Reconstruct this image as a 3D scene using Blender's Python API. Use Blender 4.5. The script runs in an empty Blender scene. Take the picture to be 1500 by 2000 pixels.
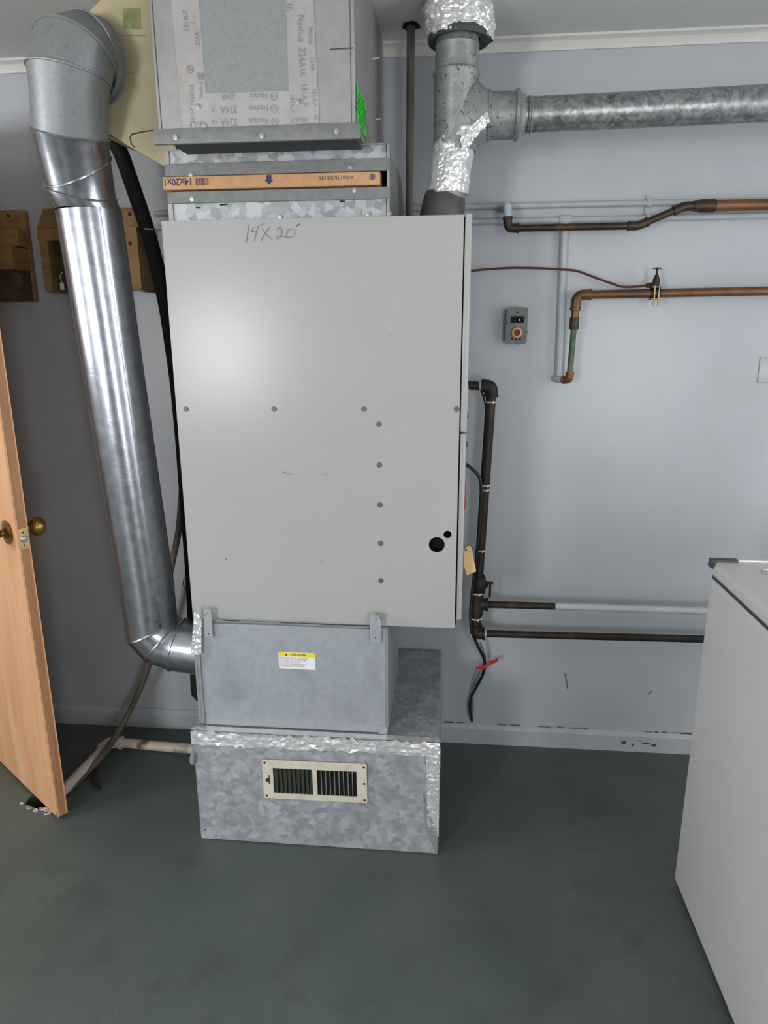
import bpy, bmesh, math, random
from mathutils import Vector as V, Matrix, noise
random.seed(7)
SC = bpy.context.scene
COL = SC.collection
PI = math.pi

# ------------------------------------------------------------------ camera
CM = [[0.995509, -0.019372, 0.092659], [0.094553, 0.250708, -0.963434], [-0.004567, 0.967869, 0.251414]]
CX, CY, CZ = 0.0, 0.0, 1.40
FPX = 1345.0
cd = bpy.data.cameras.new('camera')
cam = bpy.data.objects.new('camera', cd)
COL.objects.link(cam)
cam.matrix_world = Matrix(((CM[0][0], CM[0][1], CM[0][2], CX), (CM[1][0], CM[1][1], CM[1][2], CY), (CM[2][0], CM[2][1], CM[2][2], CZ), (0, 0, 0, 1)))
cd.sensor_fit = 'VERTICAL'
cd.sensor_height = 24.0
cd.lens = 24.0 * FPX / 2000.0
cd.clip_start = 0.02
SC.camera = cam

# ------------------------------------------------------------------ world and light
w = bpy.data.worlds.new('world'); SC.world = w; w.use_nodes = True
w.node_tree.nodes['Background'].inputs[0].default_value = (0.75, 0.85, 1.0, 1)
w.node_tree.nodes['Background'].inputs[1].default_value = 0.6
SC.view_settings.view_transform = 'Standard'
SC.view_settings.look = 'None'
SC.view_settings.gamma = 1.0
SC.view_settings.use_curve_mapping = False
SC.view_settings.exposure = 0.12

def area(name, loc, aim, sx, sy, power, col):
    l = bpy.data.lights.new(name, 'AREA'); l.shape = 'RECTANGLE'; l.size = sx; l.size_y = sy
    l.energy = power; l.color = col
    o = bpy.data.objects.new(name, l); COL.objects.link(o)
    o.location = loc
    o.rotation_euler = (V(aim) - V(loc)).to_track_quat('-Z', 'Z').to_euler()
    return o
# daylight at the three windows of the part of the room behind the camera
WIN = [('window_1', 'front', -1.95, 1.25, 0.80, 0.90), ('window_2', 'left', 0.55, 1.50, 0.65, 1.0), ('window_3', 'right', 0.35, 1.15, 2.2, 1.7), ('window_4', 'front', 1.45, 1.00, 0.80, 1.90)]
YF, XL, XR, W, ZC = -2.6, -2.75, 2.45, 2.175, 2.175
DAY = (0.98, 0.99, 1.0)
area('window_light_1', (-1.95, YF + .05, 1.25), (-1.95, 3, 1.25), .72, .80, 58, DAY)
area('window_light_2', (XL + .05, .55, 1.50), (3, .55, 1.50), .55, .9, 20, DAY)
area('window_light_3', (XR - .05, .35, 1.15), (-3, .35, 1.15), 2.1, 1.6, 34, DAY)
area('window_light_4', (1.45, YF + .05, 1.00), (1.45, 3, 1.00), .7, 1.8, 32, DAY)

# ------------------------------------------------------------------ helpers
def at(x, y, X=None, Y=None, Z=None):
    """point of the plane X=, Y= or Z= that the photograph shows at pixel x, y (used to take measurements)"""
    c = V(((x - 750) / FPX, -(y - 1000) / FPX, -1.0))
    d = V((sum(CM[0][i] * c[i] for i in range(3)), sum(CM[1][i] * c[i] for i in range(3)), sum(CM[2][i] * c[i] for i in range(3))))
    if X is not None: t = (X - CX) / d.x
    elif Y is not None: t = (Y - CY) / d.y
    else: t = (Z - CZ) / d.z
    return V((CX, CY, CZ)) + d * t

ORG = {}
def thing(name, label, cat, loc=(0, 0, 0), group=None, kind=None):
    o = bpy.data.objects.new(name, None); COL.objects.link(o)
    o.location = loc; o.empty_display_size = .05
    if label: o['label'] = label
    if cat: o['category'] = cat
    if group: o['group'] = group
    if kind: o['kind'] = kind
    ORG[o.name] = V(loc)
    return o

def mesh_of(bm, org=(0, 0, 0), ang=38):
    org = V(org)
    for v in bm.verts: v.co -= org
    if ang is not None:
        bmesh.ops.recalc_face_normals(bm, faces=bm.faces)
        lim = math.radians(ang)
        for f in bm.faces: f.smooth = True
        for e in bm.edges:
            if len(e.link_faces) == 2: e.smooth = e.calc_face_angle(0) < lim
    me = bpy.data.meshes.new('mesh'); bm.to_mesh(me); bm.free()
    return me

def obj(name, bm, mat, parent=None, ang=38, label=None, cat=None, kind=None, group=None, org=None):
    if parent is not None: o_ = ORG[parent.name]
    elif org is not None: o_ = V(org)
    else:
        xs = [v.co for v in bm.verts]
        lo = V((min(c.x for c in xs), min(c.y for c in xs), min(c.z for c in xs)))
        hi = V((max(c.x for c in xs), max(c.y for c in xs), max(c.z for c in xs)))
        o_ = V(((lo.x + hi.x) / 2, (lo.y + hi.y) / 2, lo.z))
    me = mesh_of(bm, o_, ang)
    if mat: me.materials.append(mat)
    o = bpy.data.objects.new(name, me); COL.objects.link(o)
    if parent is not None: o.parent = parent
    else: o.location = o_
    ORG[o.name] = o_
    if label: o['label'] = label
    if cat: o['category'] = cat
    if kind: o['kind'] = kind
    if group: o['group'] = group
    return o

def dup(src, parent, loc, rot=None):
    """a copy of a small part at another place of the same thing"""
    c = src.copy(); COL.objects.link(c); c.parent = parent
    c.location = V(loc) - ORG[parent.name]
    if rot: c.rotation_euler = rot
    ORG[c.name] = V(loc)
    return c

def B(): return bmesh.new()

def box(bm, lo, hi, bev=0.0, seg=2, M=None):
    lo, hi = V(lo), V(hi)
    r = bmesh.ops.create_cube(bm, size=1.0)
    vs = r['verts']
    for v in vs:
        v.co = V((lo.x + (v.co.x + .5) * (hi.x - lo.x), lo.y + (v.co.y + .5) * (hi.y - lo.y), lo.z + (v.co.z + .5) * (hi.z - lo.z)))
    if M is not None:
        for v in vs: v.co = M @ v.co
    if bev > 0:
        es = list({e for v in vs for e in v.link_edges})
        bmesh.ops.bevel(bm, geom=es, offset=bev, segments=seg, affect='EDGES', profile=.5)
    return bm

def frame(d):
    d = V(d).normalized()
    a = V((0, 0, 1)) if abs(d.z) < .9 else V((0, 1, 0))
    u = d.cross(a).normalized()
    return u, d.cross(u).normalized()

def fillet(pts, rad, n=6):
    pts = [V(p) for p in pts]; out = [pts[0]]
    for i in range(1, len(pts) - 1):
        a, b, c = pts[i - 1], pts[i], pts[i + 1]
        r = rad[i] if isinstance(rad, (list, tuple)) else rad
        d1, d2 = (a - b), (c - b)
        L = min(r, d1.length * .49, d2.length * .49)
        p, q = b + d1.normalized() * L, b + d2.normalized() * L
        for k in range(n + 1):
            t = k / n
            out.append(p * (1 - t) ** 2 + b * 2 * t * (1 - t) + q * t * t)
    out.append(pts[-1]); return out

def tube(bm, pts, r, seg=14, caps=True, closed=False):
    pts = [V(p) for p in pts]; n = len(pts)
    rr = r if isinstance(r, (list, tuple)) else [r] * n
    tang = []
    for i in range(n):
        if closed: t = pts[(i + 1) % n] - pts[i - 1]
        else: t = pts[min(i + 1, n - 1)] - pts[max(i - 1, 0)]
        if t.length < 1e-9: t = V((0, 0, 1))
        tang.append(t.normalized())
    u, v = frame(tang[0]); rings = []
    for i in range(n):
        u = (u - tang[i] * u.dot(tang[i]))
        u = u.normalized() if u.length > 1e-6 else frame(tang[i])[0]
        v = tang[i].cross(u)
        rings.append([bm.verts.new(pts[i] + (u * math.cos(2 * PI * k / seg) + v * math.sin(2 * PI * k / seg)) * rr[i]) for k in range(seg)])
    for i in range(n if closed else n - 1):
        a, b = rings[i], rings[(i + 1) % n]
        for k in range(seg):
            try: bm.faces.new((a[k], a[(k + 1) % seg], b[(k + 1) % seg], b[k]))
            except ValueError: pass
    if caps and not closed:
        for R_ in (rings[0], rings[-1]):
            try: bm.faces.new(R_)
            except ValueError: pass
    return rings

def lathe(bm, base, axis, prof, seg=20):
    """prof: (radius, height) list along axis from base"""
    base, ax = V(base), V(axis).normalized(); u, v = frame(ax); rings = []
    for r, h in prof:
        if r < 1e-6: rings.append([bm.verts.new(base + ax * h)])
        else: rings.append([bm.verts.new(base + ax * h + (u * math.cos(2 * PI * k / seg) + v * math.sin(2 * PI * k / seg)) * r) for k in range(seg)])
    for a, b in zip(rings, rings[1:]):
        for k in range(seg):
            k2 = (k + 1) % seg
            if len(a) == 1 and len(b) == 1: continue
            if len(a) == 1: bm.faces.new((a[0], b[k2], b[k]))
            elif len(b) == 1: bm.faces.new((a[k], a[k2], b[0]))
            else: bm.faces.new((a[k], a[k2], b[k2], b[k]))
    return rings

def ring_pts(c, n, d, r, seg=40, ref=None):
    """section of a cylinder of axis d, radius r with the plane through c with normal n"""
    c, n, d = V(c), V(n).normalized(), V(d).normalized()
    a = ref if ref is not None else V((1, 0, 0)) if abs(d.x) < .8 else V((0, 0, 1))
    u = (a - d * a.dot(d)).normalized(); v = d.cross(u)
    out = []
    for k in range(seg):
        o = (u * math.cos(2 * PI * k / seg) + v * math.sin(2 * PI * k / seg)) * r
        out.append(c + o + d * (-(n.dot(o)) / n.dot(d)))
    return out

def loft(bm, rings, caps=True):
    vr = [[bm.verts.new(p) for p in R_] for R_ in rings]
    s = len(vr[0])
    for a, b in zip(vr, vr[1:]):
        for k in range(s): bm.faces.new((a[k], a[(k + 1) % s], b[(k + 1) % s], b[k]))
    if caps:
        bm.faces.new(vr[0]); bm.faces.new(vr[-1])
    return vr

def prism(bm, poly, d):
    """closed polygon (list of points) pushed along vector d"""
    a = [bm.verts.new(V(p)) for p in poly]; b = [bm.verts.new(V(p) + V(d)) for p in poly]
    n = len(a)
    bm.faces.new(a); bm.faces.new(b[::-1])
    for k in range(n): bm.faces.new((a[k], b[k], b[(k + 1) % n], a[(k + 1) % n]))
    return bm

def foil(bm, A, Bp, Cp, D, nx, ny, amp, seed=0, ragged=.0, lift=.001):
    """crinkled sheet spanning four corners A B C D (B beside A, C beyond B)"""
    A, Bp, Cp, D = V(A), V(Bp), V(Cp), V(D)
    nrm = (Bp - A).cross(D - A).normalized(); g = []
    for j in range(ny + 1):
        row = []
        for i in range(nx + 1):
            s, t = i / nx, j / ny
            p = (A * (1 - s) + Bp * s) * (1 - t) + (D * (1 - s) + Cp * s) * t
            q = p * 70 + V((seed * 7.3, 0, 0))
            h = abs(noise.noise(q)) * 1.2 + abs(noise.noise(q * 2.3)) * .7 + random.uniform(-.15, .15)
            if ragged and (j in (0, ny)): p = p + (D - A).normalized() * random.uniform(-ragged, ragged)
            row.append(bm.verts.new(p + nrm * (lift + amp * h)))
        g.append(row)
    for j in range(ny):
        for i in range(nx):
            a, b, c, d = g[j][i], g[j][i + 1], g[j + 1][i + 1], g[j + 1][i]
            if (i + j) % 2: bm.faces.new((a, b, c)); bm.faces.new((a, c, d))
            else: bm.faces.new((a, b, d)); bm.faces.new((b, c, d))

def curve_mesh(loops, depth, M, bevel=0.0):
    """flat plate with holes: loops in the xy plane, the first the outline; M places it"""
    cu = bpy.data.curves.new('c', 'CURVE'); cu.dimensions = '2D'; cu.fill_mode = 'BOTH'
    cu.extrude = depth / 2; cu.bevel_depth = bevel
    for lp in loops:
        sp = cu.splines.new('POLY'); sp.points.add(len(lp) - 1); sp.use_cyclic_u = True
        for i, p in enumerate(lp): sp.points[i].co = (p[0], p[1], 0, 1)
    o = bpy.data.objects.new('c', cu); COL.objects.link(o)
    dg = bpy.context.evaluated_depsgraph_get(); me = bpy.data.meshes.new_from_object(o.evaluated_get(dg))
    bpy.data.objects.remove(o); bpy.data.curves.remove(cu)
    bm = bmesh.new(); bm.from_mesh(me); bpy.data.meshes.remove(me)
    bmesh.ops.transform(bm, matrix=M, verts=bm.verts)
    return bm

def text_bm(s, size, M, sx=1.0, shear=0, bold=0.0):
    cu = bpy.data.curves.new('t', 'FONT'); cu.body = s; cu.size = size; cu.resolution_u = 2
    cu.align_x = 'CENTER'; cu.align_y = 'CENTER'; cu.shear = shear; cu.offset = bold
    o = bpy.data.objects.new('t', cu); COL.objects.link(o)
    dg = bpy.context.evaluated_depsgraph_get(); me = bpy.data.meshes.new_from_object(o.evaluated_get(dg))
    bpy.data.objects.remove(o); bpy.data.curves.remove(cu)
    bm = bmesh.new(); bm.from_mesh(me); bpy.data.meshes.remove(me)
    bmesh.ops.transform(bm, matrix=M @ Matrix.Diagonal((sx, 1, 1, 1)), verts=bm.verts)
    return bm

def join(*bms):
    out = bms[0]
    for b in bms[1:]:
        me = bpy.data.meshes.new('j'); b.to_mesh(me); b.free(); out.from_mesh(me); bpy.data.meshes.remove(me)
    return out

def place(o, xd, yd):
    """matrix with origin o and local x, y along xd, yd"""
    x = V(xd).normalized(); y = V(yd); y = (y - x * y.dot(x)).normalized(); z = x.cross(y); o = V(o)
    return Matrix(((x.x, y.x, z.x, o.x), (x.y, y.y, z.y, o.y), (x.z, y.z, z.z, o.z), (0, 0, 0, 1)))

def circ(cx, cy, r, n=24): return [(cx + r * math.cos(2 * PI * k / n), cy + r * math.sin(2 * PI * k / n)) for k in range(n)]
def rect(x0, y0, x1, y1): return [(x0, y0), (x1, y0), (x1, y1), (x0, y1)]
def rrect(x0, y0, x1, y1, r, n=4):
    out = []
    for cx, cy, a0 in ((x1 - r, y0 + r, -90), (x1 - r, y1 - r, 0), (x0 + r, y1 - r, 90), (x0 + r, y0 + r, 180)):
        for k in range(n + 1):
            a = math.radians(a0 + 90 * k / n); out.append((cx + r * math.cos(a), cy + r * math.sin(a)))
    return out

def ribbon(bm, pts, wd, nrm, lift=.0014):
    pts = [V(p) for p in pts]; nrm = V(nrm).normalized(); L, R_ = [], []
    for i, p in enumerate(pts):
        t = (pts[min(i + 1, len(pts) - 1)] - pts[max(i - 1, 0)]).normalized()
        s = t.cross(nrm).normalized() * wd / 2
        L.append(bm.verts.new(p + s + nrm * lift)); R_.append(bm.verts.new(p - s + nrm * lift))
    for i in range(len(pts) - 1): bm.faces.new((L[i], L[i + 1], R_[i + 1], R_[i]))

# ------------------------------------------------------------------ materials
def s2l(c): return tuple(((x / 255) / 12.92 if x / 255 <= .04045 else ((x / 255 + .055) / 1.055) ** 2.4) for x in c)
def mat(name, rgb, rough=.5, metal=0.0, rgb2=None, scale=20, detail=4, lo=.35, hi=.65, bump=0.0, bscale=None, stretch=None,
        rgb3=None, scale3=4, lo3=.55, hi3=.7, vor=0, rough2=None, emit=None, spec=.5, coat=0):
    m = bpy.data.materials.new(name); m.use_nodes = True; nt = m.node_tree; N = nt.nodes; L = nt.links
    p = N['Principled BSDF']; p.inputs['Roughness'].default_value = rough; p.inputs['Metallic'].default_value = metal
    p.inputs['Specular IOR Level'].default_value = spec
    if coat: p.inputs['Coat Weight'].default_value = coat; p.inputs['Coat Roughness'].default_value = .2
    c1 = s2l(rgb) + (1,)
    tc = N.new('ShaderNodeTexCoord'); mp = N.new('ShaderNodeMapping'); L.new(tc.outputs['Object'], mp.inputs[0])
    if stretch: mp.inputs['Scale'].default_value = stretch
    col = None
    if rgb2:
        if vor:
            tx = N.new('ShaderNodeTexVoronoi'); tx.inputs['Scale'].default_value = scale
            nz = N.new('ShaderNodeTexNoise'); nz.inputs['Scale'].default_value = scale * 3
            mxv = N.new('ShaderNodeMixRGB'); mxv.inputs[0].default_value = .55 / scale
            L.new(mp.outputs[0], nz.inputs[0]); L.new(mp.outputs[0], mxv.inputs[1]); L.new(nz.outputs['Color'], mxv.inputs[2]); L.new(mxv.outputs[0], tx.inputs[0])
            sep = N.new('ShaderNodeSeparateColor'); L.new(tx.outputs['Color'], sep.inputs[0]); fac = sep.outputs[0]
        else:
            tx = N.new('ShaderNodeTexNoise'); tx.inputs['Scale'].default_value = scale; tx.inputs['Detail'].default_value = detail
            L.new(mp.outputs[0], tx.inputs[0]); fac = tx.outputs[0]
        rp = N.new('ShaderNodeValToRGB'); rp.color_ramp.elements[0].position = lo; rp.color_ramp.elements[1].position = hi
        rp.color_ramp.elements[0].color = c1; rp.color_ramp.elements[1].color = s2l(rgb2) + (1,)
        L.new(fac, rp.inputs[0]); col = rp.outputs[0]
        if rough2 is not None:
            mr = N.new('ShaderNodeMapRange'); mr.inputs['To Min'].default_value = rough; mr.inputs['To Max'].default_value = rough2
            L.new(fac, mr.inputs[0]); L.new(mr.outputs[0], p.inputs['Roughness'])
    if rgb3:
        t3 = N.new('ShaderNodeTexNoise'); t3.inputs['Scale'].default_value = scale3; t3.inputs['Detail'].default_value = 6
        L.new(mp.outputs[0], t3.inputs[0])
        r3 = N.new('ShaderNodeMapRange'); r3.inputs['From Min'].default_value = lo3; r3.inputs['From Max'].default_value = hi3
        L.new(t3.outputs[0], r3.inputs[0])
        mx = N.new('ShaderNodeMixRGB'); L.new(r3.outputs[0], mx.inputs[0])
        if col: L.new(col, mx.inputs[1])
        else: mx.inputs[1].default_value = c1
        mx.inputs[2].default_value = s2l(rgb3) + (1,); col = mx.outputs[0]
    if col: L.new(col, p.inputs['Base Color'])
    else: p.inputs['Base Color'].default_value = c1
    if bump:
        bn = N.new('ShaderNodeTexNoise'); bn.inputs['Scale'].default_value = bscale or 60; bn.inputs['Detail'].default_value = 5
        L.new(mp.outputs[0], bn.inputs[0])
        bb = N.new('ShaderNodeBump'); bb.inputs['Strength'].default_value = bump; bb.inputs['Distance'].default_value = .002
        L.new(bn.outputs[0], bb.inputs['Height']); L.new(bb.outputs[0], p.inputs['Normal'])
    return m

M_wall = mat('wall_paint', (175, 179, 184), .30, 0, (181, 184, 189), 3, bump=.12, bscale=90, rgb3=(166, 171, 174), scale3=2.2, lo3=.5, hi3=.8)
M_base = mat('baseboard_paint', (168, 174, 180), .4, 0, (178, 183, 188), 9, bump=.3, bscale=40)
M_pipepaint = mat('pipe_paint', (166, 173, 180), .42, 0, (176, 182, 187), 12, bump=.3, bscale=60)
M_ceil = mat('ceiling_paint', (212, 213, 212), .7, 0, (216, 216, 215), 3, bump=.2, bscale=80)
M_crown = mat('crown_paint', (205, 203, 196), .45, 0, (214, 212, 206), 6)
M_floor = mat('floor_paint', (82, 92, 86), .5, 0, (90, 99, 93), 5, bump=.5, bscale=150, rgb3=(76, 84, 80), scale3=9, lo3=.55, hi3=.75)
M_furn = mat('furnace_enamel', (171, 171, 168), .22, 0, (174, 174, 171), 2.5, bump=.04, bscale=300, spec=.22)
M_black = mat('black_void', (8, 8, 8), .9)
M_blackrub = mat('black_insulation', (14, 14, 15), .75, 0, (22, 22, 23), 40)
M_dull = mat('dull_galvanised', (160, 165, 172), .5, .22, (168, 173, 179), 60, bump=.1, bscale=200, rgb3=(150, 155, 162), scale3=8)
M_spangle = mat('spangled_galvanised', (154, 157, 164), .45, .28, (186, 188, 193), 70, vor=1, lo=.05, hi=.95, rough2=.55, rgb3=(146, 149, 155), scale3=14, lo3=.45, hi3=.75)
M_spangle2 = mat('bright_spangled', (140, 143, 146), .42, .4, (182, 185, 188), 56, vor=1, lo=.1, hi=.9, rough2=.5)
M_flange = mat('flange_metal', (124, 125, 124), .6, .35, (134, 135, 134), 60)
M_upduct = mat('upper_duct_metal', (158, 156, 156), .5, .5, (166, 163, 163), 40, bump=.08, bscale=220, rgb3=(150, 148, 149), scale3=6)
M_patch = mat('patch_panel', (138, 142, 142), .6, .2, (147, 150, 150), 120, bump=.1, bscale=200)
M_tape = mat('clear_tape', (172, 168, 166), .3, .2, (182, 177, 174), 25, bump=.1, bscale=60)
M_ink = mat('tape_ink', (142, 138, 136), .5)
M_inkor = mat('tape_ink_orange', (196, 168, 140), .5)
M_duct = mat('bright_galvanised', (168, 172, 180), .22, .95, (186, 189, 196), 40, bump=.08, bscale=160, rgb3=(150, 154, 162), scale3=30, lo3=.5, hi3=.9, rough2=.28)
M_ductdull = mat('weathered_galvanised', (138, 142, 142), .48, .5, (152, 156, 157), 60, bump=.1, bscale=90, rgb3=(124, 127, 127), scale3=60, lo3=.5, hi3=.8)
M_flue = mat('pitted_galvanised', (134, 136, 136), .5, .45, (156, 158, 158), 35, bump=.12, bscale=90, rgb3=(84, 84, 84), scale3=130, lo3=.60, hi3=.68)
M_fluepipe = mat('flue_pipe_metal', (136, 138, 138), .34, .7, (170, 172, 173), 120, vor=1, lo=.1, hi=.9, bump=.25, bscale=60, rgb3=(104, 105, 104), scale3=40, lo3=.5, hi3=.75)
M_foil = mat('aluminium_foil', (244, 242, 242), .26, .5, (222, 221, 222), 30, bump=.25, bscale=60)
M_collar = mat('grey_vent_collar', (78, 78, 76), .5, .3, (90, 90, 87), 30)
M_cream = mat('cream_paint', (190, 176, 142), .5, 0, (180, 166, 132), 9, bump=.1, bscale=80, rgb3=(170, 158, 126), scale3=5)
M_greenst = mat('faded_green_sticker', (122, 130, 84), .6, 0, (146, 152, 104), 60)
M_green = mat('fluorescent_green', (52, 214, 54), .5)
M_greenink = mat('dark_green_ink', (24, 110, 30), .6)
M_card = mat('cardboard', (206, 160, 116), .75, 0, (196, 150, 108), 50, bump=.1, bscale=150)
M_navy = mat('navy_ink', (58, 58, 100), .7)
M_carddark = mat('cardboard_print', (150, 120, 104), .7)
M_rust = mat('rusty_black_pipe', (48, 40, 34), .55, .3, (34, 30, 28), 30, bump=.3, bscale=80, rgb3=(66, 52, 40), scale3=14)
M_rustv = mat('sooty_pipe', (96, 88, 78), .6, .1, (132, 126, 116), 14, bump=.2, stretch=(1, 1, .25))
M_copper = mat('aged_copper', (132, 92, 62), .42, .5, (104, 72, 48), 12, bump=.1, rgb3=(74, 58, 44), scale3=9, lo3=.5, hi3=.75)
M_copdark = mat('dark_copper', (74, 62, 48), .42, .6, (56, 50, 42), 14, rgb3=(96, 72, 50), scale3=10)
M_verd = mat('green_copper', (58, 84, 62), .55, .3, (96, 104, 92), 40, rgb3=(48, 110, 66), scale3=30)
M_tubecop = mat('copper_tubing', (112, 72, 60), .4, .6, (90, 58, 50), 20)
M_brasslite = mat('tarnished_brass', (176, 160, 124), .35, .7, (130, 114, 80), 60)
M_brass = mat('antique_brass', (178, 142, 78), .3, .75, (108, 84, 44), 40)
M_plate = mat('latch_brass', (214, 186, 132), .4, .4, (196, 164, 110), 50)
M_steel = mat('screw_steel', (170, 170, 168), .35, .8)
M_steeldark = mat('dull_screw', (104, 104, 102), .5, .5)
M_wood = mat('door_veneer', (226, 172, 126), .45, 0, (216, 158, 112), 6, stretch=(6, 6, .6), bump=.05, bscale=60, rgb3=(226, 178, 136), scale3=2, coat=.15)
M_wooded = mat('door_edge_wood', (176, 130, 92), .6, 0, (160, 114, 78), 8, stretch=(8, 8, .8), bump=.1, rgb3=(140, 100, 70), scale3=5, lo3=.58, hi3=.75)  # darker than the face; the edge's dimmer light is in the colour
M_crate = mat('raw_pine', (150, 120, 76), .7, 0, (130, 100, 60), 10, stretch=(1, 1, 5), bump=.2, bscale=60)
M_crated = mat('dark_pine', (92, 66, 42), .7, 0, (74, 52, 36), 10, stretch=(1, 1, 5), bump=.2, bscale=60)  # darker brown version of the pine
M_appl = mat('appliance_enamel', (208, 205, 203), .4, 0, bump=.12, bscale=420, rgb2=(212, 209, 207), scale=4)
M_dkplast = mat('dark_plastic', (66, 68, 68), .5)
M_silver = mat('silver_trim', (224, 224, 224), .25, .6)
M_white = mat('white_plastic', (226, 224, 222), .45)
M_reg = mat('cream_register', (216, 208, 192), .5, 0, (206, 198, 182), 20, rgb3=(190, 160, 130), scale3=22, lo3=.6, hi3=.85)
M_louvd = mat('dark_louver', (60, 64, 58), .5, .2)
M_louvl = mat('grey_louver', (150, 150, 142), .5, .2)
M_yel = mat('sticker_yellow', (250, 222, 20), .5)
M_stwhite = mat('sticker_white', (240, 236, 240), .5)
M_stink = mat('sticker_ink', (140, 132, 138), .6)
M_blackink = mat('black_ink', (50, 46, 20), .6)
M_pencil = mat('pencil_graphite', (112, 112, 112), .5)
M_scuff = mat('scuff_grey', (138, 138, 136), .6)
M_manila = mat('manila_tag', (238, 204, 140), .7, 0, (232, 196, 132), 8)
M_cable = mat('cable_black', (24, 23, 24), .5)
M_cablegr = mat('cable_grey', (120, 122, 124), .5)
M_red = mat('red_tape', (186, 48, 36), .5)
M_swgrey = mat('switch_plate_metal', (116, 116, 116), .5, .4, (98, 98, 98), 30)
M_orange = mat('orange_ring', (226, 150, 96), .45)
M_hose = mat('brown_hose', (92, 80, 68), .55, 0, (110, 98, 84), 10)
M_pvc = mat('dirty_white_pipe', (214, 206, 190), .5, 0, (196, 186, 168), 8, rgb3=(110, 84, 64), scale3=12, lo3=.6, hi3=.72)
M_whitepipe = mat('white_painted_pipe', (186, 189, 187), .45, 0, (196, 198, 195), 10)
M_chip = mat('bare_plaster', (206, 208, 202), .8)
M_dirt_shade = mat('dark_caulk_and_shade', (70, 74, 74), .8)  # caulk, chips and marks, also painted shade under the duct and in the sleeve
M_orangeplast = mat('orange_plastic', (236, 172, 110), .5)  # plain orange of the label edge on the upper door
M_tie = mat('cable_tie_white', (208, 204, 196), .5)
M_seal = mat('grey_sealant', (132, 138, 140), .6)

# ------------------------------------------------------------------ the setting
def struct(name, bm, m, parent=None, ang=38, org=None):
    return obj(name, bm, m, parent, ang, kind='structure', org=org)

# floor with the broken hole behind the door
hole = [at(x, y, Z=0) for x, y in ((48, 1571), (58, 1556), (80, 1546), (104, 1556), (112, 1574), (92, 1584), (84, 1578), (74, 1582), (64, 1575))]
fl = curve_mesh([rect(XL, YF, XR, W), [(p.x, p.y) for p in hole]], .04, Matrix.Translation((0, 0, -.02)))
floor = struct('floor', fl, M_floor, ang=None)
b = B(); c = sum(hole, V()) / len(hole); box(b, (c.x - .15, c.y - .15, -.14), (c.x + .15, c.y + .15, -.041))
obj('pit', b, M_black, floor)
b = B()
for k in range(10):
    p = hole[[5, 6, 7, 8, 0, 5, 6, 7, 8, 4][k]]
    q = p + (p - c) * .22 + V((random.uniform(-.008, .008), random.uniform(-.006, .006), 0))
    s = random.uniform(.004, .009)
    prism(b, [q + V((s * 1.6, 0, -.002)), q + V((0, s, -.002)), q + V((-s * 1.3, .2 * s, -.002)), q + V((-.3 * s, -s, -.002))], (0, 0, .005))
obj('plaster_chips', b, M_chip, floor, kind='stuff')

struct('ceiling', box(B(), (XL, YF, ZC), (XR, W, ZC + .05)), M_ceil)
wall_back = struct('wall_back', box(B(), (XL - .1, W, 0), (XR + .1, W + .1, ZC + .05)), M_wall)
def wall_windows(name, side):
    ws = [q for q in WIN if q[1] == side]
    u0_, u1_ = (XL, XR) if side == 'front' else (YF, W)
    loops = [rect(u0_, 0, u1_, ZC)] + [rect(q[2] - q[4] / 2, q[3] - q[5] / 2, q[2] + q[4] / 2, q[3] + q[5] / 2) for q in ws]
    M = place((0, YF - .04, 0), (1, 0, 0), (0, 0, 1)) if side == 'front' else place((XL - .04 if side == 'left' else XR + .04, 0, 0), (0, 1, 0), (0, 0, 1))
    struct(name, curve_mesh(loops, .08, M), M_wall, ang=None)
wall_windows('wall_front', 'front'); wall_windows('wall_left', 'left'); wall_windows('wall_right', 'right')
M_glass = mat('window_glass', (200, 215, 225), .05, 0)
for nm, side, u0, z0, wd, ht in WIN:
    b = B(); fr = .05
    for (a0, a1, c0, c1) in ((-wd / 2 - fr, wd / 2 + fr, ht / 2, ht / 2 + fr), (-wd / 2 - fr, wd / 2 + fr, -ht / 2 - fr, -ht / 2),
                             (-wd / 2 - fr, -wd / 2, -ht / 2, ht / 2), (wd / 2, wd / 2 + fr, -ht / 2, ht / 2)):
        if side == 'front': box(b, (u0 + a0, YF + .0, z0 + c0), (u0 + a1, YF + .03, z0 + c1))
        elif side == 'left': box(b, (XL + .0, u0 + a0, z0 + c0), (XL + .03, u0 + a1, z0 + c1))
        else: box(b, (XR - .03, u0 + a0, z0 + c0), (XR, u0 + a1, z0 + c1))
    wn = struct(nm, b, M_crown)
    b = B()
    if side == 'front': box(b, (u0 - wd / 2, YF - .05, z0 - ht / 2), (u0 + wd / 2, YF - .045, z0 + ht / 2))
    elif side == 'left': box(b, (XL - .05, u0 - wd / 2, z0 - ht / 2), (XL - .045, u0 + wd / 2, z0 + ht / 2))
    else: box(b, (XR + .045, u0 - wd / 2, z0 - ht / 2), (XR + .05, u0 + wd / 2, z0 + ht / 2))
    obj('pane', b, M_glass, wn)

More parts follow.
